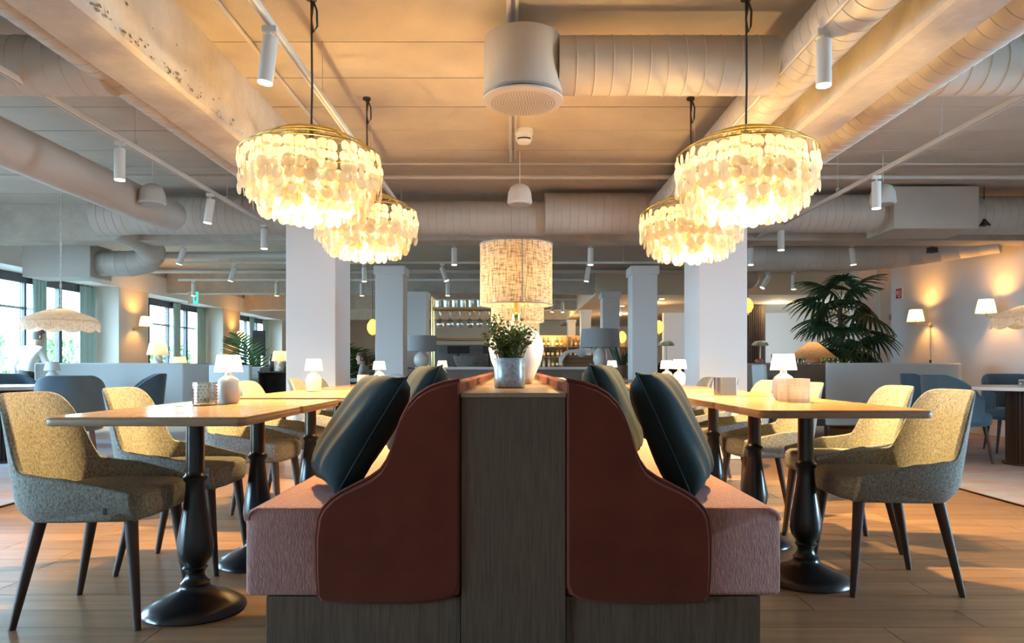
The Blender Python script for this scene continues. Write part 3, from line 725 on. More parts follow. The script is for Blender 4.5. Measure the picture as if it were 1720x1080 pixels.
# booths
def booth(lab, pts, z0, z1, th, mirror=1):
    """pts: plan polyline of the back; makes an upholstered wall"""
    t = thing('booth_sofa', lab, 'sofa', (pts[0][0], pts[0][1], 0), 0, 'pale booth sofas'); o = pts[0]
    P = [Vector((p[0] - o[0], p[1] - o[1])) for p in pts]; nrm = []
    for i in range(len(P)):
        d_ = (P[min(i + 1, len(P) - 1)] - P[max(i - 1, 0)]).normalized(); nrm.append(Vector((-d_.y, d_.x)))
    poly = [tuple(p) for p in P] + [tuple(P[i] + nrm[i] * th) for i in range(len(P) - 1, -1, -1)]
    MB().prism(poly, z0, z1, 'z').build('back', M_booth, t, 30, .018)
    poly = [tuple(P[i] + nrm[i] * (th + .002)) for i in range(len(P))] + [tuple(P[i] + nrm[i] * (th + .5)) for i in range(len(P) - 1, -1, -1)]
    MB().prism(poly, .2, .46, 'z').build('seat', M_booth, t, 30, .02)
    for q in (P[0], P[-1]):
        c_ = q + (nrm[0] if q is P[0] else nrm[-1]) * .06
        MB().tube([(c_.x, c_.y, 0), (c_.x, c_.y, z0 + .01)], .022, 8).build('leg', M_leg, t)
    return t
booth('long pale blue booth back below the window with the man', [(-6.65, 9.75), (-4.75, 9.75), (-4.60, 9.8), (-4.54, 9.95), (-4.54, 10.5)], .12, 1.0, .14)
booth('second pale blue booth farther along the windows', [(-5.6, 11.6), (-4.35, 11.6)], .12, .98, .12)
booth('curved pale blue booth in front of the sconce wall', [(4.2, 9.45), (4.3, 9.4), (5.8, 9.4), (6.0, 9.45), (6.12, 9.58), (6.16, 9.8)], .16, 1.0, .16)
# ================================================================ CHANDELIERS
SHELL = MB()
n = 12; rr = .033
SHELL.lathe([(rr * .55, -.0012), (rr, -.0005), (rr, .0005), (rr * .55, .0012)], n)
SHELL.v = [(x, z, y) for x, y, z in SHELL.v]
SHELL = SHELL.mesh('shell_disc', M_shell, 60)
def make_chandelier(seed):
    R = random.Random(seed)
    t = thing('shell_chandelier', '', 'chandelier', (0, 0, 0), 0, 'capiz shell chandeliers')   # origin: centre of the top rim
    for i, (r_, z_) in enumerate(((.372, 0), (.30, .048), (.235, .083), (.18, .107), (.13, .124), (.075, .137))):
        MB().tube([(r_ * cos(2 * pi * k / 48), r_ * sin(2 * pi * k / 48), z_) for k in range(48)], .0042, 6, closed=True).build('brass_ring', M_gold, t)
    for k in range(6):
        a = pi * k / 3 + .2
        MB().tube([(r_ * cos(a), r_ * sin(a), z_ + .004) for r_, z_ in ((.372, 0), (.30, .048), (.235, .083), (.13, .124), (.03, .142))], .003, 5).build('spoke', M_gold, t)
    MB().lathe([(.03, .125), (.03, .145), (.012, .155)], 16).build('hub', M_gold, t)
    MB().lathe([(.022, -.15), (.024, -.12), (.012, -.10), (.012, .13)], 14).build('lamp_holder', M_dark, t)
    MB().lathe([(.004, -.255), (.03, -.235), (.042, -.205), (.03, -.17), (.015, -.15)], 16).build('bulb', M_bulb, t)
    wires = MB(); rest = MB(); base = [Vector(v.co) for v in SHELL.vertices]; bf = [tuple(p.vertices) for p in SHELL.polygons]
    for r_, ns, z0, nd, dz, single in ((.372, 42, -.04, 4, .050, True), (.318, 34, -.165, 3, .050, True), (.26, 28, -.215, 3, .050, False), (.20, 20, -.275, 2, .045, False)):
        for k in range(ns):
            a = 2 * pi * (k + R.random() * .5) / ns; zj = R.uniform(-.016, .016)
            for d_ in range(nd):
                tw = a + pi / 2 + R.uniform(-.38, .38); lc = Vector(((r_ + R.uniform(-.008, .008)) * cos(a), (r_ + R.uniform(-.008, .008)) * sin(a), z0 - d_ * dz + zj)); ro = (R.uniform(-.12, .12), 0, tw)
                if single: link('shell_disc', SHELL, t, loc=lc, rot=ro)
                else:
                    Mx = Matrix.Translation(lc) @ Euler(ro).to_matrix().to_4x4(); rest.add([Mx @ v for v in base], bf)
            wires.tube([(r_ * cos(a), r_ * sin(a), .15 * (1 - r_ / .38)), (r_ * cos(a), r_ * sin(a), z0 - (nd - 1) * dz)], .0008, 3, False)
    o = rest.build('inner_shells', M_shell, t, 60); o['kind'] = 'stuff'
    w_ = wires.build('string', M_gold, t, 0); w_['kind'] = 'stuff'
    return t
CH = [make_chandelier(3)]
for i in range(3): CH.append(copy_tree(CH[0]))
for o, (x_, y_, z_, rz, lab, cz) in zip(CH, ((px(523, 3.86), 3.86, 2.105, 0, 'nearer capiz shell chandelier over the window side tables', 0),
        (px(616, 5.3), 5.3, 2.115, 1.1, 'farther capiz shell chandelier over the window side tables', 0),
        (px(1253, 3.86), 3.86, 2.105, 2.0, 'nearer capiz shell chandelier over the tables on the sconce wall side', 0),
        (px(1160, 5.3), 5.3, 2.10, 3.3, 'farther capiz shell chandelier over the tables on the sconce wall side', 0))):
    put(o, (x_, y_, z_), 0, lab)
    h_ = CEIL - z_
    MB().tube([(0, 0, .15), (.004, 0, h_ * .45), (.0, 0, h_ - .01)], .006, 6).build('cable', M_dark, o)
    MB().tube([(.012, 0, h_ - .02), (.03, 0, h_ - .07), (.03, .01, h_ - .15), (.012, 0, h_ - .19), (.0, 0, h_ - .12), (.012, 0, h_ - .02)], .006, 6).build('cable_loop', M_dark, o)
    MB().lathe([(.03, h_ - .012), (.03, h_ + .003)], 12).build('ceiling_hook', M_dark, o)
    lamp('chandelier_light', (0, 0, -.265), CHAND, WARM, .035, o)
    lamp('reflector_light', (0, 0, -.27), DOWN, WARM, .03, o, 'SPOT', radians(135)).data.spot_blend = .35

# ================================================================ LAMPS
def jar_lamp(x_, y_, z_, s, lab, body=None, energy=.4):
    t = thing('table_lamp', lab, 'lamp', (x_, y_, z_), 0, 'small table lamps')
    def q(l): return [(a * s, b_ * s) for a, b_ in l]
    if body == 'ribbed':
        P = MB(); n = 40
        prof = q([(.040, 0), (.052, .004), (.052, .07), (.052, .085)])
        P.add([(r_ * (1.0 if k % 2 else .94) * cos(2 * pi * k / n), r_ * (1.0 if k % 2 else .94) * sin(2 * pi * k / n), z) for r_, z in prof for k in range(n)], [(i * n + k, i * n + (k + 1) % n, (i + 1) * n + (k + 1) % n, (i + 1) * n + k) for i in range(3) for k in range(n)] + [tuple(range(n))[::-1]])
        P.build('ribbed_foot', M_sand, t, 20)
    MB().lathe(q([(.036, 0), (.041, .004), (.049, .02), (.053, .05), (.054, .075), (.051, .098), (.042, .115), (.026, .126), (.017, .132), (.015, .15)]), 32).build('base', M_ceram if body != 'ribbed' else M_sand, t)
    MB().tube([(0, 0, .145 * s), (0, 0, .19 * s)], .004 * s, 8).build('stem', M_brass, t)
    MB().lathe(q([(.064, .148), (.050, .228)]), 36, cap0=False, cap1=False).build('shade', M_shade, t)
    MB().lathe(q([(.008, .16), (.013, .178), (.010, .195)]), 12).build('bulb', M_bulb, t)
    lamp('table_lamp_light', (0, 0, .205 * s), energy, WARM2, .012, t)
    return t
jar_lamp(px(384, 3.29), 3.29, TZ, 1.0, 'white ceramic lamp on the second nearest table of the window side')
jar_lamp(px(527, 4.98), 4.98, TZ, 1.0, 'sand lamp with a ribbed lower half on the fourth table of the window side', 'ribbed')
jar_lamp(px(637, 6.69), 6.69, TZ, 1.0, 'white ceramic lamp on the farthest table of the window side')
jar_lamp(px(1316, 3.66), 3.66, TZ, 1.05, 'white ceramic lamp beside the marble candle cube')
jar_lamp(px(1141, 6.2), 6.2, TZ, 1.05, 'white ceramic lamp, front one of the pair by the right column')
jar_lamp(px(1120, 6.95), 6.95, TZ, 1.05, 'white ceramic lamp, rear one of the pair by the right column')
# candle holders
def cube(x_, y_, s, mt, lab, kind):
    t = thing('candle_holder', lab, 'candle holder', (x_, y_, TZ), .1, 'candle holders')
    m = MB(); h_ = s
    if kind == 'round':
        m.lathe([(s * .46, 0), (s * .5, .004), (s * .5, h_), (s * .44, h_), (s * .44, .012)], 32, cap1=True)
    else:
        P = rrect(s, s, .008); Q = rrect(s * .86, s * .86, .006); n = len(P)
        m.add([(p[0], p[1], z) for p, z in [(a, 0) for a in P] + [(a, h_) for a in P] + [(a, h_) for a in Q] + [(a, .012) for a in Q]],
              [(i * n + k, i * n + (k + 1) % n, (i + 1) * n + (k + 1) % n, (i + 1) * n + k) for i in range(3) for k in range(n)] + [tuple(range(n))[::-1], tuple(3 * n + k for k in range(n))])
    m.build('holder', mt, t, 30)
    MB().lathe([(.022, .013), (.022, .035)], 16).build('candle', M_ceram, t)
    if mt is M_mveined: lamp('candle_light', (0, 0, .06), .35, WARM2, .01, t)
    if kind == 'round':
        st = MB().lathe([(.001, -.004), (.0045, 0), (.001, .004)], 5).mesh('crystal_facet', M_crys, 0)
        for r_ in range(7):
            for k in range(18):
                a = 2 * pi * (k + .5 * (r_ % 2)) / 18; link('crystal_facet', st, t, loc=(s * .5 * cos(a), s * .5 * sin(a), .012 + r_ * .0145), rot=(0, 0, a))
    return t
M_mveined = shade_mat('veined_alabaster', (.92, .88, .82), .55, weave=70, col2=(.76, .68, .60)); M_smoke = mat('smoked_blue_glass', (.09, .115, .18), .12, coat=.5)
M_lace = mat('white_lattice', (.75, .75, .76), .5, noise=.35, nscale=90)
cube(px(344, 3.16), 3.16, .102, M_crys, 'crystal studded round candle holder beside the nearest white lamp', 'round')
cube(px(610, 6.5), 6.5, .10, M_lace, 'white lattice candle cube on the farthest window side table', 'sq')
cube(px(1218, 4.30), 4.30, .108, M_smoke, 'smoky blue glass candle cube on the third table of the sconce wall side', 'sq')
cube(px(1333, 3.46), 3.46, .115, M_mveined, 'veined marble candle cube in front of a lit lamp', 'sq')
# drum lamps on the divider
def drum_lamp(y_, lab, en):
    t = thing('drum_lamp', lab, 'lamp', (px(867, y_) if y_ < 4 else .03, y_, .855), 0, 'linen drum lamps')
    MB().lathe([(.075, 0), (.085, .006), (.10, .05), (.130, .12), (.142, .18), (.136, .225), (.112, .265), (.07, .29), (.04, .30), (.034, .31)], 40).build('base', M_ceram, t, 60)
    MB().lathe([(.03, .305), (.03, .32), (.022, .325), (.022, .36), (.016, .365), (.012, .375), (.012, .44)], 18).build('neck', mat_brassy, t)
    sh = MB().lathe([(.186, .405), (.186, .408), (.186, .712), (.186, .715)], 64, cap0=False, cap1=False).build('shade', M_linen, t, 60)
    for z_ in (.405, .715): MB().tube([(.187 * cos(2 * pi * k / 48), .187 * sin(2 * pi * k / 48), z_) for k in range(48)], .003, 6, closed=True).build('shade_hem', M_grey, sh)
    MB().tube([(.03, -.1845, .406), (.03, -.1845, .714)], .0035, 6).build('shade_seam', M_grey, sh)
    MB().lathe([(.012, .44), (.028, .475), (.032, .505), (.02, .535), (.004, .545)], 16).build('bulb', M_bulb, t)
    lamp('drum_lamp_light', (0, 0, .56), en, WARM, .03, t)
mat_brassy = mat('yellow_brass', (.80, .55, .15), .35, metal=.8)
drum_lamp(3.62, 'linen drum lamp nearest the camera on the wooden divider', 3.2)
drum_lamp(4.95, 'linen drum lamp in the middle of the wooden divider', 2.6)
drum_lamp(6.3, 'linen drum lamp at the far end of the wooden divider', 2.2)
# pot with a small leafy plant
t = thing('potted_herb', 'small leafy green plant in a mottled blue glazed pot on the divider', 'plant', (px(856, 2.9), 2.9, .855))
MB().lathe([(.058, 0), (.063, .004), (.064, .03), (.064, .118), (.062, .123), (.058, .123), (.057, .02)], 40, cap1=True).build('pot', M_pot, t)
MB().lathe([(.057, .105), (.057, .11)], 24).build('soil', M_soil, t)
R = random.Random(5); st = MB(); lf = MB()
for i in range(95):
    a = R.random() * 2 * pi; r0 = R.random() * .045; sp = R.random() ** .7 * .085; hh = R.uniform(.08, .165) * (1.15 - sp * 3) + (.05 if R.random() < .12 else 0)
    p0 = Vector((r0 * cos(a), r0 * sin(a), .10)); p2 = p0 + Vector((sp * cos(a), sp * sin(a), hh)); p1 = p0.lerp(p2, .5) + Vector((0, 0, .02))
    st.tube([p0, p1, p2], [.0012, .001, .0006], 4, False)
    for k in range(26):
        f_ = R.uniform(.05, 1.0); c_ = p0.lerp(p2, f_) + Vector((0, 0, .02 * (1 - abs(2 * f_ - 1))))
        d_ = Vector((R.uniform(-1, 1), R.uniform(-1, 1), R.uniform(-.3, .9))).normalized(); L_ = R.uniform(.010, .019); s_ = d_.cross(Vector((R.uniform(-1, 1), R.uniform(-1, 1), 1))).normalized() * L_ * .36
        lf.add([c_, c_ + d_ * L_ * .5 + s_, c_ + d_ * L_, c_ + d_ * L_ * .5 - s_], [(0, 1, 2, 3)])
o = st.build('stem', M_trunk, t); o['kind'] = 'stuff'
o = lf.build('leaf', M_leaf, t, 0); o['kind'] = 'stuff'

# wall sconces
def sconce(x_, y_, z_, dirx, lab):
    t = thing('wall_sconce', lab, 'sconce', (x_, y_, z_), 0 if dirx > 0 else pi, 'brass wall sconces')
    MB().lathe([(.04, 0), (.045, .006), (.03, .02)], 20).build('wall_plate', M_brass, t).rotation_euler = (0, pi / 2, 0)
    MB().tube([(.01, 0, 0), (.14, 0, -.01), (.22, 0, .0), (.24, 0, .03), (.24, 0, .08)], .007, 8).build('arm', M_brass, t)
    MB().lathe([(.018, .06), (.022, .065), (.012, .085)], 12, (.24, 0, 0)).build('cup', M_brass, t)
    MB().lathe([(.125, .05), (.085, .23)], 36, (.24, 0, 0), False, False).build('shade', M_shade, t)
    MB().lathe([(.01, .09), (.025, .125), (.01, .155)], 12, (.24, 0, 0)).build('bulb', M_bulb, t)
    lamp('sconce_light', (.24, 0, .16), 26, (1, .42, .08), .05, t)
    return t
s1 = sconce(XR, 11.1, pz(545, 11.1), -1, 'brass sconce with pleated shade on the right wall, farther one near the fire sign')
MB().tube([(.02, 0, -.02), (.01, 0, -.75)], .006, 6).build('cord_cover', M_white, s1); MB().box(.0, .02, -.012, .012, -.65, -.56).build('cord_switch', M_dark, s1, 0)
sconce(XR, 9.45, pz(532, 9.45), -1, 'brass sconce with pleated shade on the right wall, nearer the camera')
sconce(XL, 13.45, pz(552, 13.45), 1, 'brass sconce with white shade on the pier between the first two windows')
sconce(XL, 18.15, pz(572, 18.15), 1, 'brass sconce with white shade on the farther window pier behind the areca palm')
# crochet pendants
def pendant(x_, y_, z_, r_, lab):
    t = thing('pendant_lamp', lab, 'pendant lamp', (x_, y_, z_), 0, 'scalloped pendant lamps'); n = 72
    m = MB(); prof = [(.06, .20), (.10, .195), (.2, .155), (.3, .115), (r_, .075), (r_ + .004, .03), (r_ + .004, .0)]
    vs = []
    for i, (a, z) in enumerate(prof):
        for k in range(n):
            th = 2 * pi * k / n; zz = z - (.028 * abs(sin(th * 6)) if i == len(prof) - 1 else 0); vs.append((a * cos(th), a * sin(th), zz))
    m.add(vs, [(i * n + k, i * n + (k + 1) % n, (i + 1) * n + (k + 1) % n, (i + 1) * n + k) for i in range(len(prof) - 1) for k in range(n)])
    m.build('shade', M_crochet, t, 50)
    MB().tube([(r_ * cos(2 * pi * k / 48), r_ * sin(2 * pi * k / 48), .075) for k in range(48)], .004, 5, closed=True).build('rim_cord', M_peach, t)
    L_ = CEIL - z_; q = int((L_ - .24) / .052)
    lk = MB().tube([(.010 * cos(2 * pi * k / 10), 0, .03 * sin(2 * pi * k / 10)) for k in range(10)], .003, 5, closed=True).mesh('chain_link', M_steel)
    for k in range(q): link('chain_link', lk, t, loc=(0, 0, .225 + k * .052), rot=(0, 0, (k % 2) * pi / 2))
    MB().lathe([(.05, L_ - .03), (.05, L_ + .005)], 16).build('ceiling_rose', M_white, t); MB().tube([(.0, 0, .2), (0, 0, L_)], .003, 5).build('cable', M_white, t)
    MB().lathe([(.02, .17), (.06, .20), (.012, .215)], 14).build('shade_cap', M_brass, t)
    MB().lathe([(.01, .03), (.035, .07), (.015, .12)], 14).build('bulb', M_bulb, t); lamp('pendant_light', (0, 0, .06), 15, WARM, .03, t)
pendant(px(102, 7.1), 7.1, pz(552, 7.1), .345, 'scalloped woven pendant lamp on a chain above the window side round table')
pendant(px(1733, 7.0), 7.0, pz(546, 7.0), .345, 'scalloped woven pendant lamp at the right picture edge')

# ================================================================ PLANTS
def fan_leaf(seed, nl=19, L_=.42):
    R = random.Random(seed); m = MB()
    for k in range(nl):
        a = radians(-118 + 236 * k / (nl - 1)); ln = L_ * (.72 + .28 * cos(a * .6)) * R.uniform(.93, 1.05); w_ = .019
        pr = None
        for i in range(6):
            f_ = i / 5; r_ = .04 + (ln - .04) * f_; dz = -.16 * f_ ** 2.4 * (1 + .4 * abs(sin(a))) * L_ / .42
            c_ = Vector((r_ * cos(a), r_ * sin(a), dz)); s_ = Vector((-sin(a), cos(a), 0)) * w_ * (1 - f_ ** 2.2) * (.5 + 1.1 * min(1, f_ * 2.2))
            cur = (c_ - s_ + Vector((0, 0, .008)), c_ - Vector((0, 0, .004)), c_ + s_ + Vector((0, 0, .008)))
            if pr: m.add([*pr, *cur], [(0, 1, 4, 3), (1, 2, 5, 4)])
            pr = cur
    return m.mesh('frond', M_palm, 60)
FANS = [fan_leaf(i) for i in range(3)]
def fan_palm(x_, y_, h_, n, R_, lab, s=1, z0=0):
    t = thing('fan_palm', lab, 'plant', (x_, y_, z0), 0, 'fan palms'); R = random.Random(int(x_ * 100))
    MB().lathe([(.17, 0), (.2, .02), (.23, .36), (.21, .38), (.2, .36)], 28).build('pot', M_terra, t)
    MB().tube([(0, 0, .3), (.02, 0, h_ * .5), (-.02, .01, h_ * .9)], [.05, .045, .03], 10).build('trunk', M_trunk, t)
    for k in range(n):
        f_ = k / (n - 1); z_ = h_ * (.42 + .54 * f_); a = k * 2.4 + R.uniform(-.2, .2); el = radians(-22 + 75 * f_ + R.uniform(-12, 12)); L_ = R_ * R.uniform(.75, 1.1) * (1 - .35 * f_)
        d_ = Vector((cos(a) * cos(el), sin(a) * cos(el), sin(el))); p0 = Vector((0, 0, z_)); p1 = p0 + d_ * L_
        st = MB().tube([p0, p0.lerp(p1, .5) + Vector((0, 0, .03)), p1], [.010, .007, .005], 6).build('leaf_stalk', M_palm, t)
        fr = link('frond', FANS[k % 3], t); fr.matrix_local = Matrix.Translation(p1) @ Matrix.Rotation(a, 4, 'Z') @ Matrix.Rotation(-el + R.uniform(.2, .7), 4, 'Y') @ Matrix.Rotation(R.uniform(-.6, .6), 4, 'X') @ Matrix.Scale(s * R.uniform(.85, 1.15), 4)
    return t
fan_palm(px(1413, 11.0), 11.0, 2.12, 29, .50, 'tall dark fan palm behind the curved booth near the sconce wall', 1.05)
def areca_leaf(seed, L_=.9):
    R = random.Random(seed); m = MB(); n = 22; pts = []
    for i in range(n + 1): f_ = i / n; pts.append(Vector((L_ * f_ * .75, 0, L_ * (.75 * f_ - .55 * f_ * f_))))
    m.tube(pts, [.006 * (1 - .8 * i / n) for i in range(n + 1)], 4, False)
    for i in range(4, n + 1):
        for s_ in (-1, 1):
            ln = .24 * sin(pi * (i / n) ** .8 * .92 + .15) + .05; p = pts[i]; d_ = Vector((.55, s_ * .8, .05 - .25 * R.random())).normalized(); e = p + d_ * ln; w_ = Vector((.011, 0, .0))
            m.add([p - w_, p + w_, e.lerp(p, .4) + w_ * .9, e, e.lerp(p, .4) - w_ * .9], [(0, 1, 2, 3, 4)])
    return m.mesh('frond', M_fern, 0)
ARE = [areca_leaf(i) for i in range(3)]
def areca(x_, y_, n, s, lab, z0=0):
    t = thing('areca_palm', lab, 'plant', (x_, y_, z0), 0, 'areca palms'); R = random.Random(n)
    MB().lathe([(.15, 0), (.2, .30), (.19, .32), (.18, .30)], 24).build('pot', M_terra, t)
    for k in range(n):
        a = k * 2.4; tl = R.uniform(-.9, .15); fr = link('frond', ARE[k % 3], t)
        fr.matrix_local = Matrix.Translation((.05 * cos(a), .05 * sin(a), .28)) @ Matrix.Rotation(a, 4, 'Z') @ Matrix.Rotation(tl, 4, 'Y') @ Matrix.Scale(s * R.uniform(.75, 1.1), 4)
areca(px(432, 12.95), 12.95, 17, 1.85, 'feathery areca palm beside the dark sideboard near the windows', 0)
areca(px(584, 13.9), 13.9, 19, 2.0, 'feathery areca palm half hidden behind the left column', 0)
t = thing('aloe_plant', 'spiky aloe in a dark pot beside the grey shaded lamp', 'plant', (px(1043, 12.3), 12.3, .95))
MB().lathe([(.10, -.2), (.13, .02), (.12, .03)], 20).build('pot', M_terra, t); R = random.Random(2)
for k in range(12):
    a = k * 2.4; el = R.uniform(.75, 1.35) if k > 2 else 1.0; L_ = R.uniform(.32, .52); m = MB(); pr = None; pts = []
    for i in range(6): f_ = i / 5; pts.append(((L_ * f_ * cos(el) + .03) * cos(a), (L_ * f_ * cos(el) + .03) * sin(a), L_ * f_ * sin(el)))
    m.tube(pts, [.03, .032, .028, .021, .012, .002], 6); m.build('leaf', M_aloe, t)
# ================================================================ BACK OF THE ROOM: serving bar
BY = 13.2; BZ = .95
def bxx(p): return px(p, BY)
t = thing('bar_counter', 'long low dark wood service counter across the middle of the room', 'counter', (0, BY, 0))
MB().box(-1.75, 2.0, -.3, .3, .0, BZ - .05).build('counter_body', M_sideb, t, 0, .004); MB().box(-1.8, 2.05, -.34, .34, BZ - .05, BZ).build('counter_top', M_marble, t, 0, .004)
for k in range(10): MB().box(-1.70 + k * .37, -1.36 + k * .37, -.312, -.3, .06, BZ - .12).build('front_panel', M_sideb, t, 0, .004)
# brass glass rack
RX0, RX1 = bxx(728), bxx(905)
t = thing('glass_rack', 'brass framed bar shelf with two wooden boards holding wine glasses', 'shelf', (0, BY, BZ))
for x_ in (RX0, RX1):
    for y_ in (-.18, .18): MB().tube([(x_, y_, 0), (x_, y_, 1.30)], .018 if x_ == RX0 else .012, 10).build('post', M_brass, t)
Z1, Z2 = pz(519, BY) - BZ, pz(570, BY) - BZ
for z_ in (Z1, Z2): MB().box(RX0, RX1, -.2, .2, z_ - .022, z_ + .022).build('shelf_board', mat('shelf_oak%d' % int(z_ * 100), (.55, .32, .14), .5), t, 0, .003)
for k in range(9): MB().tube([(RX0 + .1 + k * .22, -.19, Z1 - .045), (RX0 + .1 + k * .22, .19, Z1 - .045)], .005, 6).build('hanging_rail', M_brass, t)
MB().box(RX0, RX1, .17, .185, .0, .42).build('back_panel', M_stone, t, 0)
WG = [(.033, 0), (.034, .003), (.006, .008), (.004, .03), (.004, .085), (.012, .095), (.030, .115), (.039, .145), (.037, .175), (.031, .205)]
wine = MB().lathe(WG, 16, cap1=False).mesh('wine_glass', M_glass)
tumb = MB().lathe([(.026, 0), (.03, .004), (.036, .10), (.034, .10), (.027, .01)], 14, cap1=True).mesh('tumbler', M_glass)
for r_ in range(2):
    for k in range(10):
        x_ = RX0 + .13 + k * .185
        o = link('wine_glass', wine, None, loc=(x_, BY - .1 + r_ * .2, BZ + Z1 - .045), rot=(pi, 0, 0)); o.scale = (1.5, 1.5, 1.5)
        tag(o, 'wine glass hanging upside down, %s from the left in the %s row of the rack' % (NTH[k], ('front', 'rear')[r_]), 'glass', 'hanging wine glasses')
    for k in range(12):
        x_ = RX0 + .09 + k * .155
        o = link('tumbler', tumb, None, loc=(x_, BY - .1 + r_ * .2, BZ + Z1 + .022)); o.scale = (1.3, 1.3, 1.3)
        tag(o, 'tumbler on top of the rack, %s from the left in the %s row' % (NTH[k], ('front', 'rear')[r_]), 'glass', 'tumblers on the rack')
def on_bar(p, dy=0): return (bxx(p), BY + dy, BZ)
# tills
for p, lab, wd in ((770, 'black till screen under the glass rack, nearer the brass post', .42), (822, 'black till screen under the glass rack beside the drum lamp', .24)):
    t = thing('till_screen', lab, 'screen', on_bar(p, .02)); MB().box(-.08, .08, -.06, .06, 0, .015).build('foot', M_dark, t, 0); MB().box(-.02, .02, -.01, .01, .015, .26).build('stand', M_dark, t, 0)
    MB().box(-wd / 2, wd / 2, -.025, -.005, .25, .39).build('screen', M_dark, t, 0, .004)
t = thing('bread_basket', 'dark woven basket on the bar counter below the screens', 'basket', on_bar(783, -.12)); MB().lathe([(.17, 0), (.22, .12), (.24, .2), (.22, .2)], 24, sy=.6).build('basket_body', M_stone, t); MB().tube([(.23 * cos(q * pi / 12), .138 * sin(q * pi / 12), .2) for q in range(24)], .01, 6, closed=True).build('rim', M_stone, t)
def shaded(loc, lab, rt, rb, zt, zb, mt, base, bm, dark=False, en=0):
    t = thing('table_lamp', lab, 'lamp', loc, 0, 'bar counter lamps')
    MB().lathe(base, 24).build('base', bm, t, 60); MB().lathe([(rb, zb), (rt, zt)], 40, cap0=False, cap1=False).build('shade', mt, t)
    MB().tube([(0, 0, base[-1][1] - .01), (0, 0, zt - .02)], .008, 8).build('stem', M_brass, t); MB().tube([(-rt, 0, zt - .01), (rt, 0, zt - .01)], .003, 5).build('shade_spider', M_brass, t)
    if en: lamp('lamp_light', (0, 0, (zt + zb) / 2), en, WARM, .03, t)
    return t
VASE = [(.06, 0), (.09, .02), (.13, .12), (.12, .24), (.06, .33), (.03, .36), (.025, .38)]
shaded((px(1008, 12.6), 12.6, BZ), 'wide grey drum lamp on a pale vase base beside the aloe', .335, .36, pz(553, 12.6) - BZ, pz(584, 12.6) - BZ, M_grey, VASE, M_ceram)
shaded((px(708, 12.75), 12.75, BZ), 'wide grey drum lamp on a pale vase base by the brass post', .27, .27, pz(564, 12.75) - BZ, pz(590, 12.75) - BZ, M_grey, [(a * 1.1, b_ * .78) for a, b_ in VASE], M_ceram)
shaded(on_bar(888, -.1), 'white cone shade lamp with a dark sculpted base on the bar', .11, .30, pz(574, BY) - BZ, pz(594, BY) - BZ, M_shade, [(.09, 0), (.10, .03), (.04, .07), (.09, .13), (.05, .18), (.02, .22)], M_trunk, en=3)
shaded((px(1005, 12.95), 12.95, BZ), 'small pale lamp half hidden behind the wide grey lamp', .07, .14, .45, .27, M_shade, [(.05, 0), (.06, .1), (.03, .2)], M_ceram)
t = thing('wooden_crate', 'brown wooden crate under a white cloth on the bar', 'crate', on_bar(975, -.1))
for k in range(3): MB().box(-.34, .34, -.15, -.138, .01 + k * .07, .07 + k * .07).build('slat', M_crate, t, 0, .002)
MB().box(-.34, .34, .138, .15, 0, .22).build('back', M_crate, t, 0); MB().box(-.34, -.328, -.138, .138, 0, .22).build('side', M_crate, t, 0); MB().box(.328, .34, -.138, .138, 0, .22).build('side', M_crate, t, 0); MB().box(-.33, .33, -.138, .138, 0, .01).build('bottom', M_crate, t, 0)
m = MB()
def cl(u, v):
    a = abs(2 * u - 1); top = .235 + .10 * (1 - a * a) - .22 * max(0, a - .72)
    hang = max(0, (.45 - v) / .45); y_ = -.165 - .02 * hang * (1 + sin(u * 19)) if v < .45 else -.165 + (v - .45) / .55 * .33
    return ((u - .5) * .84, y_, top - hang * (.10 + .05 * cos(u * 4 * pi)) + .006 * sin(u * 23 + v * 7))
m.grid(cl, 49, 19)
c_ = m.build('cloth', M_paper, None, 80); c_.location = on_bar(975, -.1); tag(c_, 'white cloth draped over the wooden crate on the bar', 'cloth'); sd = c_.modifiers.new('Solidify', 'SOLIDIFY'); sd.thickness = .006
# back bar with bottles
t = thing('bottle_shelf', 'far lit wooden shelf unit full of bottles', 'shelf', (1.0, 21.0, 0))
for k, z_ in enumerate((.95, 1.26, 1.56)): MB().box(-1.1, 2.4, -.16, .16, z_ - .02, z_).build('shelf_board', M_oaktop, t, 0)
for x_ in (-1.1, .6, 2.37): MB().box(x_, x_ + .03, -.16, .16, 0, 1.9).build('upright', M_oaktop, t, 0)
MB().box(-1.1, 2.4, .16, .18, 0, 1.9).build('back_panel', mat('warm_back_panel', (.6, .42, .25), .7), t, 0); MB().box(-1.1, 2.4, -.16, .16, 0, .9).build('cabinet', M_sideb, t, 0)
lamp('shelf_light', (1.2, 20.6, 2.1), 40, WARM, .1); lamp('shelf_light', (.2, 20.6, 1.9), 25, WARM, .1)
BM = [MB().lathe([(.036, 0), (.04, .006), (.04, .17), (.03, .20), (.014, .225), (.013, .28)], 10).mesh('bottle_body', q) for q in M_bottles]
LB = MB().lathe([(.041, .05), (.041, .12)], 10, cap0=False, cap1=False).mesh('bottle_label', M_label); R = random.Random(9)
for k, z_ in enumerate((.95, 1.26, 1.56)):
    for i in range(24):
        x_ = -.03 + i * .135 + R.uniform(-.02, .02)
        if abs(x_ - 1.615) < .07: continue
        b_ = tag(link('bottle', None, None, loc=(x_, 21.0 - .05, z_)), '%s labelled bottle from the left on the %s shelf of the far bar' % (NTH[i], ('lower', 'middle', 'upper')[k]), 'bottle', 'bottles on the %s shelf' % ('lower', 'middle', 'upper')[k])
        q = R.choice((0, 1, 2, 3, 1, 2)); link('bottle_body', BM[q], b_); link('label_band', LB, b_)
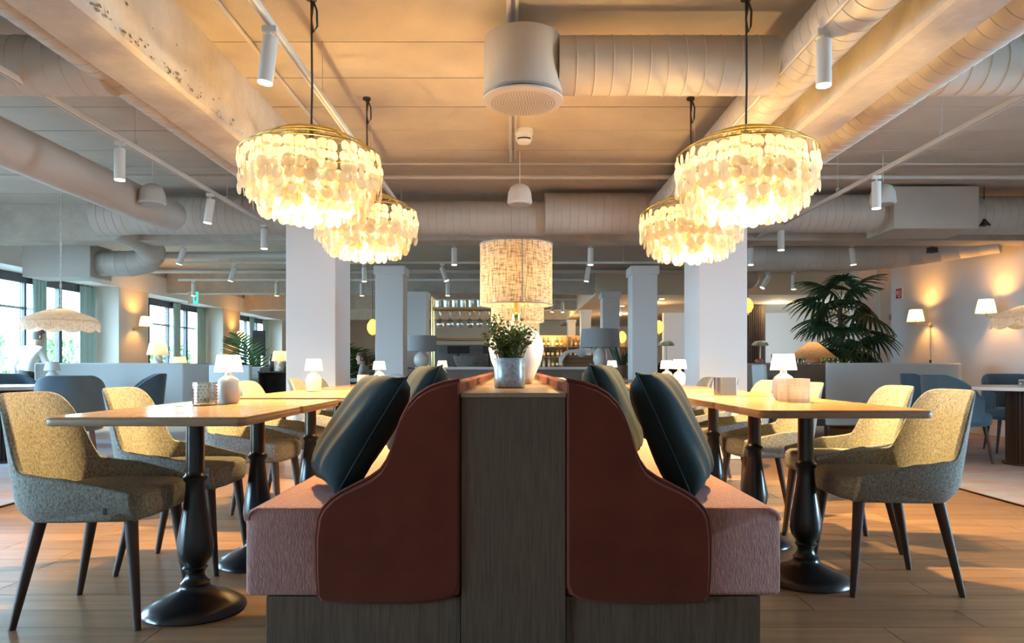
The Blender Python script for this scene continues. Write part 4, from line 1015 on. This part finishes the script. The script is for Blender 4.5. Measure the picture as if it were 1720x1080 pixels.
# hoop chairs and small centre tables
def make_hoop():
    t = thing('hoop_chair', '', 'chair', (0, 0, 0), 0, 'white hoop chairs')
    MB().tube([(.20 * sin(a) * 1.2, .21 * cos(a) * 1.25 - .05 if False else -.24 * cos(a), .46 + .38 * max(0, sin(a)) ** .45 * 1.0) for a in [pi * k / 20 for k in range(21)]], .013, 8).build('hoop', M_hoop, t)
    for k in range(5): x_ = -.13 + .065 * k; MB().tube([(.03 + .0, x_, .46), (.21 * cos(x_ * 4) + .02, x_, .80)], .006, 6).build('spindle', M_hoop, t)
    MB().lathe([(.19, .435), (.205, .44), (.205, .462), (.19, .468)], 24).build('seat', M_hoop, t)
    for sx, sy in ((1, -1), (1, 1), (-1, -1), (-1, 1)): MB().tube([(sx * .13, sy * .13, .44), (sx * .20, sy * .19, 0)], [.016, .011], 8).build('leg', M_hoop, t)
    return t
H0 = make_hoop(); used = [0]
for p, y_, rz, lab in ((668, 10.2, 1.5, 'white hoop back chair beside the left far column'), (716, 10.2, 1.7, 'white hoop back chair below the brass post'), (1003, 10.0, 1.5, 'white hoop back chair in front of the aloe'), (1112, 10.3, 1.7, 'white hoop back chair near the pair of lit lamps')):
    o = H0 if not used[0] else copy_tree(H0); used[0] = 1; put(o, (px(p, y_), y_, 0), rz + pi, lab)
for p, y_, lab, l2 in ((735, 9.6, 'oak pedestal table behind the left end of the bench', 'lit white lamp on the table behind the left bench'), (1035, 9.6, 'oak pedestal table behind the right end of the bench', 'lit white lamp on the table in front of the aloe')):
    o = copy_tree(T0); put(o, (px(p, y_), y_, 0), 0, lab); jar_lamp(px(743 if p < 862 else 1028, y_), y_, TZ, 1.15, l2)
# right: reception counter, sideboard, lamps
t = thing('reception_counter', 'fluted dark wood counter beyond the right column', 'counter', (px(1262, 15.5), 15.5, 0))
n_ = 34
MB().box(-2.6, 1.15, 0, .6, 0, .985).build('counter_body', M_flute, t, 0); MB().box(-2.65, 1.2, -.05, .65, .985, 1.04).build('counter_top', mat('walnut_top', (.30, .19, .13), .4), t, 0, .004)
fl = MB().lathe([(.028, .03), (.028, .985)], 8).mesh('flute', M_flute)
for k in range(60): link('flute', fl, t, loc=(-2.57 + k * .0625, -.01, 0))
t = thing('fluted_partition', 'tall rounded fluted wood partition behind the right column', 'partition', (px(1262, 17.2), 17.2, 0)); MB().lathe([(.30, 0), (.30, 2.44)], 32).build('core', M_flute, t)
fl = MB().lathe([(.022, 0), (.022, 2.44)], 6).mesh('flute', M_flute)
for k in range(40): a = 2 * pi * k / 40; link('flute', fl, t, loc=(.305 * cos(a), .305 * sin(a), 0))
M_sage = mat('sage_green_shade', (.42, .52, .44), .6)
def mushroom(p, y_, lab, s=1):
    t = thing('table_lamp', lab, 'lamp', (px(p, y_), y_, 1.04), 0, 'sage scalloped lamps'); n = 40; prof = [(.02, .50), (.10, .49), (.16, .45), (.18, .40), (.16, .385)]
    MB().lathe([(.07, 0), (.07, .015), (.018, .025), (.014, .40)], 16).build('stem', M_ceram, t)
    MB().add([(r_ * (1 + .08 * cos(8 * 2 * pi * k / n)) * cos(2 * pi * k / n), r_ * (1 + .08 * cos(8 * 2 * pi * k / n)) * sin(2 * pi * k / n), z_) for r_, z_ in prof for k in range(n)], [(i * n + k, i * n + (k + 1) % n, (i + 1) * n + (k + 1) % n, (i + 1) * n + k) for i in range(4) for k in range(n)] + [tuple(range(n)), tuple(4 * n + k for k in range(n))]).build('shade', M_sage, t)
mushroom(1119, 15.75, 'sage scalloped lamp on the counter seen between the columns'); mushroom(1277, 15.8, 'sage scalloped lamp on the counter right of the column')
M_blush = mat('red_box', (.65, .06, .04), .5)
tag(MB().box(-.09, .09, -.07, .07, 0, .075).build('gift_box', M_blush, None, 0, .006, (px(1135, 15.7), 15.7, 1.04)), 'small red box on the counter between the columns', 'box')
t = thing('fruit_bowl', 'bowl of red fruit on the counter right of the column', 'bowl', (px(1275, 15.65), 15.65, 1.04)); MB().lathe([(.05, 0), (.06, .01), (.11, .05), (.105, .05), (.05, .015)], 20).build('bowl_body', M_ceram, t)
for k in range(5):
    a = k * 1.26; o = MB().lathe([(.008, -.032), (.028, -.018), (.033, 0), (.028, .02), (.01, .03)], 10).build('fruit', M_red, None, loc=(px(1275, 15.65) + .045 * cos(a), 15.65 + .045 * sin(a), 1.10)); tag(o, 'red fruit lying in the bowl on the far counter', 'fruit', 'fruit in the bowl')
# globe pendants over the reception counter
def globe(p, y_, py_, lab):
    z_ = pz(py_, y_); t = thing('globe_pendant', lab, 'pendant lamp', (px(p, y_), y_, z_), 0, 'amber globe pendants'); top = 2.46 if y_ > 14.7 else CEIL
    MB().lathe([(.02, -.16), (.09, -.13), (.145, -.04), (.14, .04), (.08, .12), (.03, .15)], 20).build('globe', M_amber, t); t.scale = (.75, .75, 1); MB().tube([(0, 0, .14), (0, 0, top - z_)], .006, 6).build('cable', M_dark, t)
    MB().lathe([(.02, -.2), (.03, -.16)], 10).build('finial', M_brass, t); lamp('globe_light', (0, 0, 0), 3, WARM, .05, t)
globe(1107, 16.5, 549, 'glowing amber globe pendant right of the second right column'); globe(1045, 18.0, 566, 'glowing amber globe pendant beside the grey drum lamp'); globe(626, 13.6, 549, 'glowing pale pendant by the second left column'); globe(1256, 14.2, 513, 'glowing amber pendant half hidden by the big right column')
t = thing('sideboard', 'taupe sideboard with a rattan lamp behind the right oak tables', 'sideboard', (px(1332, 10.3), 10.3, 0))
MB().box(-.55, .55, 0, .45, .08, .97).build('cabinet_body', M_sideb, t, 0, .004); MB().box(-.57, .57, -.02, .47, .97, 1.0).build('sideboard_top', M_oaktop, t, 0, .003)
for s in (-1, 1): d_ = MB().box(min(s * .01, s * .53), max(s * .01, s * .53), -.012, 0, .12, .93).build('door', M_sideb, t, 0, .003); MB().box(s * .04 - .008, s * .04 + .008, -.03, -.012, .55, .7).build('handle', M_brass, d_, 0)
t = thing('rattan_lamp', 'wide conical rattan lamp on the taupe sideboard', 'lamp', (px(1365, 10.45), 10.45, 1.0)); zb = pz(602, 10.45) - 1.0
MB().lathe([(.10, 0), (.115, .02), (.11, .05), (.09, .10)], 24).build('base', M_rattan_pot, t); MB().lathe([(.345, zb), (.07, zb + .24), (.04, zb + .245)], 48, cap0=False).build('shade', M_ratt, t, 50); MB().lathe([(.01, .10), (.03, .15), (.01, .2)], 12).build('bulb', M_bulb, t); lamp('rattan_light', (0, 0, zb + .10), 6, WARM, .03, t)
for q, (p, w_) in enumerate(((1318, .09), (1326, .05), (1300, .06))):
    t = tag(MB().box(-w_ / 2, w_ / 2, -.10, .10, 0, .16 + .02 * q).build('book', (M_navy, M_cover2, M_navy)[q], None, 0, .003, (px(p, 16.0), 16.0, 1.04)), ('wide navy book standing on the far counter', 'thin grey book beside the navy one on the far counter', 'navy book nearest the column on the far counter')[q], 'book')
# fan backed chair at the booth
t = thing('dining_chair', 'pale high back chair beside the sideboard with a black strap', 'chair', (px(1282, 9.4), 9.4, 0))
MB().box(-.03, .03, -.22, .22, .42, .98).build('backrest', M_booth, t, 0, .02).rotation_euler = (0, -.06, 0); MB().box(.02, .46, -.22, .22, .40, .48).build('seat', M_booth, t, 0, .02)
for sx in (.04, .42):
    for sy in (-.18, .18): MB().tube([(sx, sy, 0), (sx, sy, .41)], .016, 8).build('leg', M_leg, t)
MB().tube([(.02, -.2, .80), (.08, -.24, .70), (.10, -.2, .55), (.04, -.24, .68)], .008, 6).build('strap', M_dark, t)
# left: ledge with lamps, dark cabinet
t = thing('window_console', 'low pale console behind the booths under the windows', 'console', (-6.0, 12.2, 0)); MB().box(-.9, 1.6, 0, .4, .08, .92).build('console_body', M_booth, t, 0, .005); MB().box(-.93, 1.63, -.02, .42, .92, .95).build('console_top', M_marble, t, 0, .004); MB().box(-.85, 1.55, .03, .37, 0, .08).build('console_foot', M_dark, t, 0)
TW = MB(); n_ = 24
TW.grid(lambda u, v: ((.075 * (1 + .18 * cos(4 * (u * 2 * pi + v * 2.6))) * (1 - .25 * abs(2 * v - 1) ** 2)) * cos(u * 2 * pi), (.075 * (1 + .18 * cos(4 * (u * 2 * pi + v * 2.6))) * (1 - .25 * abs(2 * v - 1) ** 2)) * sin(u * 2 * pi), v * .20), 40, 11, True)
TW = TW.mesh('base', M_sand, 50)
def twist(p, y_, z_, s, lab, en=5):
    t = thing('table_lamp', lab, 'lamp', (px(p, y_), y_, z_), 0, 'twisted base lamps'); t.scale = (s, s, s); link('base', TW, t)
    MB().tube([(0, 0, .19), (0, 0, .30)], .01, 8).build('stem', M_brass, t); MB().lathe([(.18, .21), (.135, .42)], 36, cap0=False, cap1=False).build('shade', M_peach, t)
    MB().tube([(-.15, 0, .30), (.15, 0, .30)], .003, 5).build('shade_spider', M_brass, t); MB().lathe([(.01, .27), (.03, .31), (.01, .34)], 10).build('bulb', M_bulb, t); lamp('twist_light', (0, 0, .32), en, WARM, .03, t)
twist(265, 12.4, .95, 1.0, 'peach shaded lamp with a twisted base on the window console'); twist(301, 13.2, .78, .85, 'small peach shaded lamp in front of the bright second window', 2)
t = thing('side_table', 'small round side table carrying the little peach lamp', 'table', (px(301, 13.2), 13.2, 0)); MB().lathe([(.2, .75), (.2, .78)], 24).build('top', M_marble, t); MB().lathe([(.15, 0), (.15, .02), (.02, .03), (.02, .75)], 16).build('stand', M_iron, t)
t = thing('cabinet', 'dark open cabinet with a twisted lamp by the left column', 'cabinet', (px(462, 11.6), 11.6, 0)); MB().box(-.28, .28, .35, .37, 0, .85).build('back', M_flute, t, 0)
for x_ in (-.28, .26): MB().box(x_, x_ + .02, 0, .35, 0, .85).build('side', M_flute, t, 0)
for z_ in (.05, .42, .85): MB().box(-.29, .29, -.01, .37, z_, z_ + .025).build('shelf_board', M_flute, t, 0)
twist(471, 11.75, .875, .8, 'peach shaded lamp with a twisted base on the dark cabinet', 4)
t = thing('wine_bottle', 'dark bottle standing on the dark cabinet', 'bottle', (px(456, 11.75), 11.75, .875)); MB().lathe([(.036, 0), (.04, .006), (.04, .17), (.03, .20), (.014, .225), (.013, .28)], 14).build('bottle_body', M_bottles[3], t); MB().lathe([(.015, .25), (.015, .285)], 12).build('capsule', M_dark, t)
t = thing('table_lamp', 'small unlit white lamp before the booth by the man', 'lamp', (px(88, 8.9), 8.9, .76)); MB().lathe([(.05, 0), (.06, .01), (.07, .08), (.03, .13), (.015, .15)], 20).build('base', M_ceram, t); MB().lathe([(.095, .14), (.07, .25)], 24, cap0=False).build('shade', M_paper, t)
round_table(px(95, 8.9), 8.9, .42, 'smaller white table in front of the long pale booth', .752)
t = thing('tv_panel', 'dark blue screen panel in the third window bay', 'screen', (-6.95, 19.2, 0)); MB().box(-.17, .17, -.03, .03, 1.25, 1.95).build('screen', M_navy, t, 0, .01); MB().box(-.05, .05, -.02, .02, .03, 1.25).build('stand', M_dark, t, 0); MB().box(-.3, .3, -.2, .2, 0, .03).build('foot', M_dark, t, 0)
# ================================================================ SIGNS
t = thing('exit_sign', 'green running man exit sign hanging above the second window', 'sign', (px(325, 14.6), 14.6, pz(500, 14.6)))
MB().box(-.11, .11, -.012, .012, -.13, .13).build('sign_panel', M_white, t, 0); MB().box(-.002, .10, -.016, -.012, -.12, .12).build('green_field', M_green, t, 0)
MB().box(.03, .07, -.019, -.016, -.06, .03).build('runner_body', M_white, t, 0); MB().lathe([(.014, -.003), (.014, 0)], 10).build('runner_head', M_white, t, 0, loc=(.055, -.018, .055)).rotation_euler = (pi / 2, 0, 0)
MB().tube([(0, 0, .13), (0, 0, 2.97 - pz(500, 14.6))], .008, 6).build('hanger', M_steel, t)
def wsign(y_, py_, s, lab, hose):
    t = thing('fire_sign', lab, 'sign', (XR, y_, pz(py_, y_)), 0, 'fire safety signs')
    MB().box(-.012, 0, -s, s, -s * .95, s * .95).build('sign_panel', M_white, t, 0); MB().box(-.016, -.012, -s * .88, s * .88, -s * .83, s * .83).build('red_field', M_red, t, 0)
    MB().box(-.018, -.016, -s * .05, s * .65, -s * .2, s * .5).build('hose_reel', M_white, t, 0); MB().tube([(-.018, -s * .6, s * .5), (-.018, -s * .6, -s * .4), (-.018, -s * .3, -s * .55), (-.018, s * .1, -s * .45)], s * .09, 6).build('hose', M_white, t)
    MB().box(-.019, -.018, s * .1, s * .2, -s * .1, s * .4).build('reel_gap', M_red, t, 0)
wsign(12.0, 493, .10, 'red and white fire hose sign high on the right wall', 1); wsign(12.2, 569, .075, 'small red fire equipment sign low on the right wall', 1)
t = thing('call_point', 'small black wall switch between the two fire signs', 'switch', (XR, 12.3, pz(533, 12.3))); MB().box(-.03, 0, -.04, .04, -.05, .05).build('switch_box', M_cover2, t, 0, .004); MB().box(-.034, -.03, -.02, .02, -.03, .03).build('switch_key', M_dark, t, 0)
for i, (p, y_, py_) in enumerate(((1607, 8.6, 385), (1653, 7.9, 374), (1566, 9.3, 420))):
    t = thing('ceiling_speaker', 'small black box speaker under the ducts near the sconce wall, %s from the wall end' % NTH[i], 'loudspeaker', (px(p, y_), y_, pz(py_, y_)), .4, 'black box speakers'); MB().box(-.06, .06, -.04, .04, -.035, .035).build('speaker_box', M_dark, t, 0, .006); MB().box(-.10, .0, -.02, .02, -.045, -.035).build('bracket', M_dark, t, 0); MB().tube([(0, 0, .03), (0, 0, 2.97 - pz(py_, y_))], .005, 6).build('rod', M_dark, t)
# ================================================================ PEOPLE
def skin(name, J, E, mt, parent, sub=2):
    me = bpy.data.meshes.new(name); ks = list(J); me.from_pydata([J[k][0] for k in ks], [(ks.index(a), ks.index(b_)) for a, b_ in E], []); me.materials.append(mt)
    o = link(name, me, parent); o.modifiers.new('Skin', 'SKIN').use_smooth_shade = True
    sv = me.skin_vertices[0].data
    for i, k in enumerate(ks):
        r_ = J[k][1]; sv[i].radius = r_ if isinstance(r_, tuple) else (r_, r_); sv[i].use_root = (i == 0)
    s = o.modifiers.new('Subdivision', 'SUBSURF'); s.levels = sub; s.render_levels = sub
    return o
def chain(*k): return [(k[i], k[i + 1]) for i in range(len(k) - 1)]
def head(parent, c, s, yaw, hair, tail=False):
    """skin coloured head with nose, ears, eyes and hair; face looks along local +x"""
    h = thing('tmp', '', ''); 
    bpy.data.objects.remove(h)
    m = MB(); prof = [(.012, -.115), (.045, -.108), (.058, -.085), (.066, -.05), (.073, -.01), (.077, .03), (.074, .065), (.058, .095), (.03, .112), (.004, .117)]
    def f(r_, z_, a):
        x_ = r_ * cos(a) * 1.16 + (.014 if z_ < -.06 else 0) * cos(a); y_ = r_ * sin(a)
        if abs(a if a < pi else a - 2 * pi) < .22 and -.045 < z_ < .015: x_ += .022 * (1 - (z_ + .01) / .03 if z_ > -.01 else 1)
        return Vector((x_, y_, z_)) * s
    n = 28; Rm = Matrix.Rotation(yaw, 3, 'Z')
    P = [(a, b_) for a, b_ in prof]; vs = [Rm @ f(r_, z_, 2 * pi * k / n) + Vector(c) for r_, z_ in P for k in range(n)]
    m.add(vs, [(i * n + k, i * n + (k + 1) % n, (i + 1) * n + (k + 1) % n, (i + 1) * n + k) for i in range(len(P) - 1) for k in range(n)] + [tuple(range(n))[::-1], tuple((len(P) - 1) * n + k for k in range(n))])
    hd = m.build('head', M_skin, parent, 70)
    for sg in (-1, 1):
        MB().lathe([(.006, -.026), (.014, -.01), (.017, .01), (.006, .026)], 8, sy=.5).build('ear', M_skin, hd, loc=Rm @ Vector((-.008 * s, sg * .077 * s, -.005 * s)) + Vector(c))
        MB().lathe([(.003, -.008), (.009, 0), (.003, .008)], 8).build('eye', M_dark, hd, loc=Rm @ Vector((.078 * s, sg * .032 * s, .008 * s)) + Vector(c))
    MB().box(-.004, .004, -.022, .022, -.003, .003).build('mouth', M_red, hd, 0, loc=Rm @ Vector((.074 * s, 0, -.062 * s)) + Vector(c), ).rotation_euler = (0, 0, yaw)
    m = MB(); vs = []
    Q = [(.074, -.05), (.080, -.02), (.084, .03), (.081, .07), (.064, .103), (.034, .122), (.004, .127)]
    for r_, z_ in Q:
        for k in range(n):
            a = 2 * pi * k / n; p = f(r_, z_, a if False else a); d_ = abs(a if a < pi else a - 2 * pi)
            if d_ < 1.25 and z_ < .06: p = Vector((p.x * .80, p.y * .88, p.z))
            vs.append(Rm @ p + Vector(c))
    m.add(vs, [(i * n + k, i * n + (k + 1) % n, (i + 1) * n + (k + 1) % n, (i + 1) * n + k) for i in range(len(Q) - 1) for k in range(n)] + [tuple((len(Q) - 1) * n + k for k in range(n))])
    hr = m.build('hair', hair, parent, 70)
    if tail: MB().tube([Rm @ Vector(q) * s + Vector(c) for q in ((-.085, 0, .04), (-.12, 0, .02), (-.14, .01, -.06), (-.13, .01, -.14))], [.02, .032, .026, .008], 10).build('ponytail', hair, hr)
def hand(parent, wrist, d_, side, s=1):
    d_ = Vector(d_).normalized(); up = Vector((0, 0, 1)) if abs(d_.z) < .9 else Vector((1, 0, 0)); b_ = d_.cross(up).normalized(); c_ = b_.cross(d_); w_ = Vector(wrist)
    J = {'w': (w_, .022 * s), 'p': (w_ + d_ * .045, (.032 * s, .016 * s)), 'k': (w_ + d_ * .085, (.036 * s, .014 * s))}; E = chain('w', 'p', 'k')
    for i, (o_, L_) in enumerate(((-.028, .06), (-.009, .072), (.010, .068), (.028, .052))):
        q = w_ + d_ * .085 + b_ * o_; J['f%da' % i] = (q + d_ * L_ * .5, .0085 * s); J['f%db' % i] = (q + d_ * L_ + c_ * -.018, .0075 * s); E += chain('k', 'f%da' % i, 'f%db' % i)
    J['t1'] = (w_ + d_ * .045 + b_ * .045 * side, .010 * s); J['t2'] = (w_ + d_ * .085 + b_ * .058 * side, .008 * s); E += chain('p', 't1', 't2')
    return skin('hand', J, E, M_skin, parent, 1)
# man in a white shirt walking along the windows (towards +y, body leaning forward)
mx, my = px(46, 11.05), 11.05
t = thing('person', 'man in white shirt and dark trousers walking past the first window', 'person', (mx, my, .0))
def V(x, y, z): return Vector((x, y, z))
hip, chest, nk = V(.0, -.06, .80), V(.04, .03, 1.16), V(.07, .08, 1.27)
J = {'hip': (hip, (.12, .10)), 'wa': (V(.02, -.02, .95), (.125, .10)), 'ch': (chest, (.15, .11)), 'nk': (nk, .06)}; E = chain('hip', 'wa', 'ch', 'nk')
for n_, sg in (('l', -1), ('r', 1)):
    dx = sg * .15
    J['s' + n_] = (chest + V(dx, .0, .05), .065); J['e' + n_] = (V(.03 + sg * .21, .02 + .10 * sg, .94), .048); J['h' + n_] = (V(.05 + sg * .22, .17 + .13 * sg, .745), .034); E += chain('ch', 's' + n_, 'e' + n_, 'h' + n_)
skin('shirt', J, E, M_shirt, t)
J = {'w': (hip + V(.01, .02, .13), (.118, .095)), 'hip': (hip + V(0, 0, .02), (.122, .10))}; E = [('w', 'hip')]
for n_, sg in (('l', -1), ('r', 1)):
    J['t' + n_] = (hip + V(sg * .08, .0, -.06), .085); J['k' + n_] = (V(sg * .085, .02 + .10 * sg, .43), .058); J['a' + n_] = (V(sg * .085, -.04 + .20 * sg, .08), .042); E += chain('hip', 't' + n_, 'k' + n_, 'a' + n_)
skin('trousers', J, E, M_trous, t)
for sg in (-1, 1): MB().lathe([(.04, 0), (.05, .01), (.045, .05), (.03, .075)], 14, sy=2.4).build('shoe', M_dark, t, loc=(sg * .085, .03 + .20 * sg, 0))
skin('body', {'b': (V(.06, .07, 1.22), .055), 'n': (V(.075, .095, 1.33), .047), 'c': (V(.08, .11, 1.38), .05)}, chain('b', 'n', 'c'), M_skin, t)
for sg in (-1, 1): hand(t, (.05 + sg * .22, .17 + .13 * sg, .745), (0, .35, -1), -sg)
head(t, (.085, .125, 1.43), 1.0, radians(55), M_hair)
# woman seated with a ponytail, far behind the left column
wx, wy = px(610, 12.6), 12.6
t = thing('person', 'seated woman with brown ponytail in a grey top near the second palm', 'person', (wx, wy, 0))
J = {'hip': (V(.05, 0, .50), (.15, .12)), 'wa': (V(.05, 0, .68), .115), 'ch': (V(.02, 0, .86), (.145, .10)), 'nk': (V(-.01, 0, .97), .055)}; E = chain('hip', 'wa', 'ch', 'nk')
for n_, sg in (('l', -1), ('r', 1)): J['s' + n_] = (V(.02, sg * .16, .92), .058); J['e' + n_] = (V(-.04, sg * .2, .70), .044); J['h' + n_] = (V(-.24, sg * .14, .72), .032); E += chain('ch', 's' + n_, 'e' + n_, 'h' + n_)
skin('top', J, E, M_greytop, t)
J = {'w': (V(.05, 0, .60), .12), 'hip': (V(.05, 0, .50), (.15, .12))}; E = [('w', 'hip')]
for n_, sg in (('l', -1), ('r', 1)): J['t' + n_] = (V(0, sg * .09, .50), .085); J['k' + n_] = (V(-.38, sg * .1, .50), .06); J['a' + n_] = (V(-.38, sg * .1, .07), .042); E += chain('hip', 't' + n_, 'k' + n_, 'a' + n_)
skin('trousers', J, E, M_trous, t)
skin('body', {'b': (V(-.01, 0, .93), .05), 'n': (V(-.015, 0, 1.02), .044), 'c': (V(-.02, 0, 1.06), .045)}, chain('b', 'n', 'c'), M_skin, t)
for sg in (-1, 1): hand(t, (-.24, sg * .14, .72), (-1, 0, -.1), sg); MB().lathe([(.04, 0), (.045, .01), (.04, .05), (.03, .07)], 12, sx=2.2).build('shoe', M_dark, t, loc=(-.44, sg * .1, 0))
head(t, (-.03, 0, 1.10), .95, pi + .25, M_brown, True)
o = copy_tree(B0); put(o, (wx + .02, wy, 0), pi, 'blue tub chair under the seated woman')
